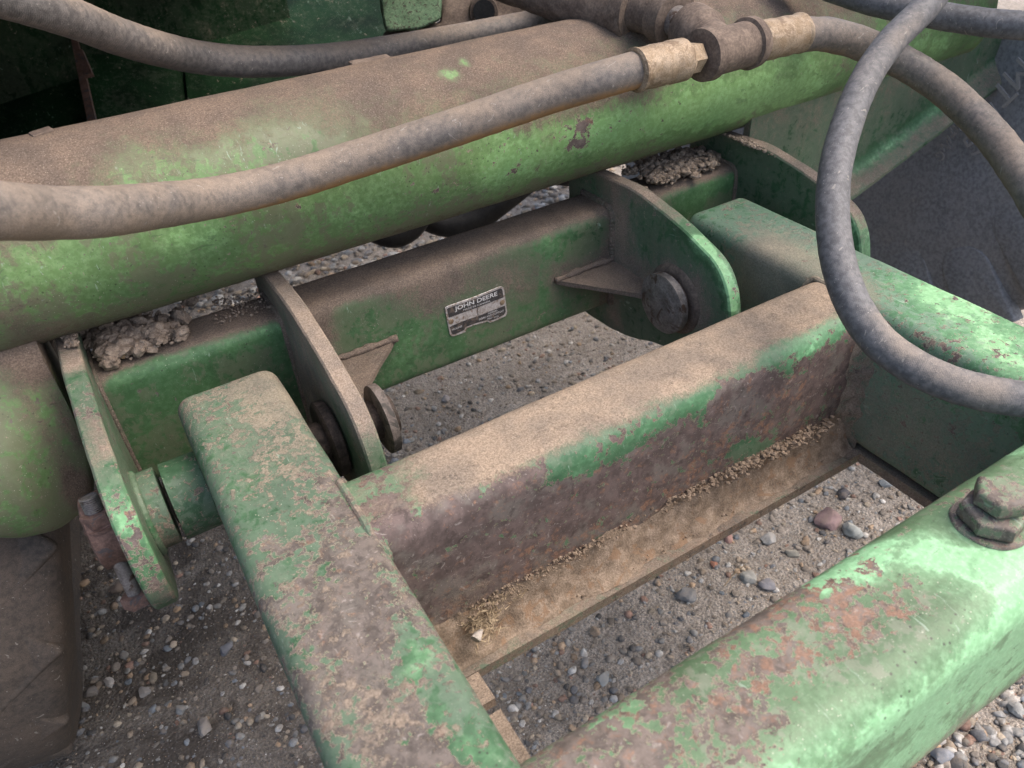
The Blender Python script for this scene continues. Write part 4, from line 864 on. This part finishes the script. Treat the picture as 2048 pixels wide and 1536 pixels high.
# weld tabs on the tube's crest
for a, b, lab in (((62, 272, .80), (104, 258, .81), 'tiny bent tab at the left end of the tube crest'), ((700, 128, .98), (778, 113, 1.0), 'thin rusty strip on the tube crest')):
    p, q = at(*a), at(*b); L = np.linalg.norm(q - p); dd = _n(q - p); mobj('crest_tab', displace(extrude(densify(rrect(.016, .004, .0015), .004), p, _n(np.cross((0, 0, 1), dd)), (0, 0, 1), dd, L, .005, .001), .0008, 50), M_CAST, fr, label=lab)

# ================================================================== TYRES
def tyre(label, centre, R, Wd, axis_rot, lug_n, rim_r, mat, side_dust, lugs=True):
    t = thing('tractor_wheel', label, 'wheel', tuple(centre)); c = np.array(centre)
    prof = [(-Wd / 2 * .72, rim_r), (-Wd / 2 * .93, rim_r + (R - rim_r) * .28), (-Wd / 2, rim_r + (R - rim_r) * .52), (-Wd / 2 * .97, rim_r + (R - rim_r) * .75), (-Wd / 2 * .86, R * .968), (-Wd / 2 * .66, R * .99), (0, R), (Wd / 2 * .66, R * .99), (Wd / 2 * .86, R * .968), (Wd / 2 * .97, rim_r + (R - rim_r) * .75), (Wd / 2, rim_r + (R - rim_r) * .52), (Wd / 2 * .93, rim_r + (R - rim_r) * .28), (Wd / 2 * .72, rim_r)]
    pr = catmull(np.array([(a, b, 0) for a, b in prof]), .012)[:, :2]
    V, F = revolve([(a, b) for a, b in pr], (0, 0, 0), (1, 0, 0), 220, False); V = V @ axis_rot.T + c
    b = mobj('tyre_casing', displace((V, F), .0012, 18, 4), mat, t, sharp=180); wear(b, dust=side_dust)
    return t, c
I3 = np.eye(3)
rt, rc = tyre('large grey black tyre on the right with raised sidewall lettering', (1.5 + .16, 1.35, .37), 1.06, .33, I3, 22, .58, M_TYRE, .55)
XS = 1.497
def side_lug(ang, r0, r1, width, t, c, x):
    """rounded tread bar end standing proud on the sidewall"""
    P = []; 
    for k in range(13): a = math.pi / 2 + math.pi * k / 12; P.append((r0 + width / 2 + math.cos(a) * width / 2, math.sin(a) * width / 2))
    P += [(r1, -width / 2 * 1.1), (r1, width / 2 * 1.1)]; P = densify(P, .012)
    er = np.array((0, math.cos(ang), math.sin(ang))); et = np.array((0, -math.sin(ang), math.cos(ang)))
    VF = extrude(P, c * np.array((0, 1, 1)) + np.array((x + .03, 0, 0)), er, et, (-1, 0, 0), .0325, .01, .004, 2)
    o = mobj('tread_bar', displace(VF, .001, 20, 4), M_TYRE, t, sharp=60); wear(o, dust=.52); return o
for k in range(42):
    ang = R_(221.7 + k * 360 / 42); side_lug(ang, .835 + (.045 if k % 2 else 0), 1.06, .105, rt, rc, XS)
def side_text(s, px, py, size, ang_extra=0, x=XS):
    p = onx(px, py, x); rel = p - rc; a = math.atan2(rel[2], rel[1]); er = np.array((0, math.cos(a), math.sin(a)))
    V, F = text_mesh(s, size, .0016, .0); up = er; right = np.cross(up, np.array((-1., 0, 0)))
    V = V - np.array([V[:, 0].mean(), V[:, 1].mean(), 0]); W = p + np.array((-.004, 0, 0)) + np.outer(V[:, 0], right) + np.outer(V[:, 1], up) + np.outer(V[:, 2], (-1, 0, 0))
    W[:, 0] -= .006; o = mobj('raised_letter', (W, F), M_TYRE, rt, smooth=False); wear(o, dust=1.3); return o
for s, px, py in (('M', 2045, 148), ('T', 2020, 190), ('I', 1998, 222), ('N', 1978, 248), ('G', 1955, 284)): side_text(s, px, py, .060)
for s, px, py in (('R', 1940, 228), ('A', 1922, 250), ('T', 1912, 264), ('I', 1905, 276), ('N', 1898, 290), ('G', 1886, 310)): side_text(s, px, py, .026)
# left tyre, leaning outwards at the foot
ang = -.3155; ca, sa = math.cos(ang), math.sin(ang); yw = -.1127
RL = np.array([[math.cos(yw), -math.sin(yw), 0], [math.sin(yw), math.cos(yw), 0], [0, 0, 1]]) @ np.array([[ca, 0, -sa], [0, 1, 0], [sa, 0, ca]])
def left_tyre():
    c = np.array((-.318, 1.215, -.36)); Rr = .412
    t = thing('tractor_wheel', 'brown dusty tyre with worn tread bars at the lower left', 'wheel', tuple(c))
    Wd = .26; pr = catmull(np.array([(-Wd / 2 * .8, Rr - .17, 0), (-Wd / 2, Rr - .11, 0), (-Wd / 2 * .96, Rr - .05, 0), (-Wd / 2 * .8, Rr - .012, 0), (0, Rr, 0), (Wd / 2 * .8, Rr - .012, 0), (Wd / 2 * .96, Rr - .05, 0), (Wd / 2, Rr - .11, 0), (Wd / 2 * .8, Rr - .17, 0)]), .010)[:, :2]
    V, F = revolve([(a, b) for a, b in pr], (0, 0, 0), (1, 0, 0), 200, False); V = V @ RL.T + c
    b = mobj('tyre_casing', displace((V, F), .0014, 16, 4), M_TYRE_L, t, sharp=180); wear(b, dust=.55)
    for k in range(18):
        a = 2 * math.pi * k / 18 + .12
        for s in (1, -1):
            P = densify(rrect(.060, .010 * 2, .009), .01); e0 = np.array((s * .100, math.cos(a) * (Rr - .016), math.sin(a) * (Rr - .016))); a2 = a + .26; e1 = np.array((s * .01, math.cos(a2) * (Rr - .010), math.sin(a2) * (Rr - .010)))
            dd = _n(e1 - e0); rad = _n((0, math.cos(a), math.sin(a))); tt = _n(np.cross(rad, dd)); rad = np.cross(dd, tt); V, F = extrude(P, e0, tt, rad, dd, np.linalg.norm(e1 - e0), .012, .006, 3); V = V @ RL.T + c
            o = mobj('tread_bar', displace((V, F), .001, 20, k), M_TYRE_L, t, sharp=60); wear(o, dust=.5)
left_tyre()

# ================================================================== DIRT AND DEBRIS
def clod(px, py, hw, z, seed, label, mat=M_DIRT, flat=.85, cat='dirt clod', name='dirt_clod', group='clods on the beam', rough=.42, facet=False):
    c = onz(px, py, z); d = -(ROT.T @ (c - CAM))[2]; s = hw * 1.22 * d / F_PX; q, F = rock(s, seed, ICO4, flat=flat, rough=rough, facet=facet); q = q @ rotz(seed * 1.3).T
    V = q + np.array([c[0], c[1], z + s * .3]); V, F = displace((V, F), s * .10, 1.3 / s, seed, 3); V, F = displace((V, F), s * .16, 3.2 / s, seed + 3, 4)
    o = mobj(name, (V, F), mat, sharp=180); tag(o, label, cat, group); return o
M_CLOD = M_DIRT; M_NUT = simple('tan_pebble', (.26, .17, .09), (.38, .27, .16), 120, .8, .001)
clod(248, 706, 16, .006, 1, 'smooth tan pebble lying at the edge of the clods', M_NUT, .75, 'pebble', 'pebble', 'clods on the beam', .10)
for i, (px, py, hw, lab) in enumerate([(262, 678, 18, 'pale clod with a flat top in the middle of the heap'), (240, 664, 12, 'upright narrow clod beside the flat topped one'), (310, 672, 22, 'widest crumbly clod holding straw bits'), (275, 638, 14, 'round clod high in the heap under the tube'), (180, 668, 20, 'fibrous clod leaning on the outer lug'), (204, 704, 13, 'knobbly clod left of the tan pebble'), (222, 728, 15, 'lowest crumbled clod at the beam edge'), (365, 670, 14, 'dark flat clod on its own to the right of the heap'), (362, 640, 17, 'ragged clod at the right end of the heap'), (380, 604, 12, 'light lozenge shaped lump near the tube'), (215, 690, 12, 'small pale clod behind the knobbly one'), (290, 655, 13, 'rough clod between the round and the widest clods')]):
    clod(px, py, hw, .006, 20 + i, lab)
def crumbs(name, regs, label, mat, seed, elong=1.0, tri=(ICO_V, ICO_F), zoff=.3):
    r2 = np.random.default_rng(seed); parts = []
    for (pxs, n, lo, hi, z) in regs:
        pxs = np.array(pxs, float)
        for k in range(n):
            w_ = r2.dirichlet(np.ones(len(pxs))); px, py = w_ @ pxs; c = onz(px, py, z); s = lo + (hi - lo) * r2.random() ** 2
            q = rock(1, seed * 1000 + k % 30, tri, flat=.9, rough=.35, facet=True)[0] if tri is ICO2 else tri[0] * (1 + .3 * r2.normal(size=(len(tri[0]), 1)))
            q = q * np.array([elong, 1 if elong == 1 else .35, .7 if elong == 1 else .3]) * s; b = r2.uniform(-.5, .5); q = q @ np.array([[math.cos(b), 0, -math.sin(b)], [0, 1, 0], [math.sin(b), 0, math.cos(b)]]).T @ rotz(r2.uniform(0, 6.28)).T
            parts.append((q + np.array([c[0], c[1], c[2] + s * zoff + r2.random() * s * .5]), [list(f) for f in tri[1]]))
    o = mobj(name, merge(*parts), mat, smooth=False); tag(o, label, kind='stuff'); return o
crumbs('crumbled_dirt', [([(120, 690), (160, 650), (400, 600), (400, 680), (300, 700), (215, 745)], 600, .002, .010, .004), ([(160, 650), (260, 630), (330, 690), (215, 735)], 420, .004, .013, .008), ([(400, 590), (520, 580), (560, 620), (420, 660)], 260, .0008, .003, .001), ([(115, 655), (150, 640), (160, 700), (130, 700)], 110, .002, .006, .045)], 'loose crumbs of dried earth on the left end of the beam', M_DIRT, 5, tri=ICO2)
crumbs('plant_debris', [([(1215, 340), (1300, 305), (1440, 275), (1475, 320), (1400, 360), (1290, 390)], 1100, .002, .0095, .005), ([(1240, 350), (1380, 300), (1450, 320), (1320, 375)], 500, .003, .0095, .011), ([(1440, 268), (1500, 280), (1560, 320), (1490, 290)], 120, .0015, .005, .046)], 'chopped dry plant matter piled on the right end of the beam', simple('dark_debris', (.14, .11, .085), (.36, .29, .23), 160, .95, .002, None, .05), 6, 1.0, ICO2)
crumbs('straw_chaff', [([(890, 1240), (1000, 1200), (1010, 1260), (960, 1320)], 190, .0007, .0026, -.157), ([(900, 1225), (1040, 1150), (1060, 1190), (960, 1260)], 150, .0006, .0020, -.148)], 'short straw bits and chaff caught in the flange corner', M_CHAFF, 7, 3.2)
crumbs('packed_dirt', [([(900, 1265), (1300, 1050), (1310, 1000), (900, 1210)], 520, .0007, .0030, -.144), ([(1290, 1050), (1690, 860), (1690, 810), (1290, 1010)], 620, .0007, .0042, -.144), ([(1450, 965), (1680, 850), (1680, 825), (1450, 940)], 120, .002, .0052, -.146), ([(960, 1320), (1690, 905), (1690, 850), (930, 1260)], 500, .0006, .0022, -.195)], 'gritty dirt ridge along the foot of the crossbar', simple('gritty_brown_dirt', (.12, .088, .064), (.26, .20, .15), 120, .97, .002, None, .05), 8, tri=ICO2)
for i, (px0, py0, px1, py1, z, lab) in enumerate([(945, 1240, 975, 1222, -.145, 'pale straw stalk beside the grey pebble on the flange'), (1448, 1172, 1490, 1130, ZG + .02, 'single dry straw lying on the gravel')]):
    a, b = onz(px0, py0, z), onz(px1, py1, z + .004); m = (a + b) / 2 + np.array((.002, .002, .002)); o = mobj('straw', sweep([a, m, b], .0011, 8, .004), M_CHAFF); tag(o, lab, 'straw')
c = onz(955, 1277, -.158); q, F = rock(.0085, 77, ICO3, .75, .15, True); o = mobj('pebble', (q + c + (0, 0, .004), F), stone_mat('flange_pebble', (.37, .33, .29)), sharp=32); tag(o, 'small whitish grey pebble lying on the dusty flange', 'pebble')
for ob in list(bpy.data.objects):
    if ob.type == 'MESH' and 'wear' not in ob.data.attributes and ob.data.materials and ob.data.materials[0] in (M_HOSE, M_HOSE_D, M_TYRE): wear(ob, dust=.3)
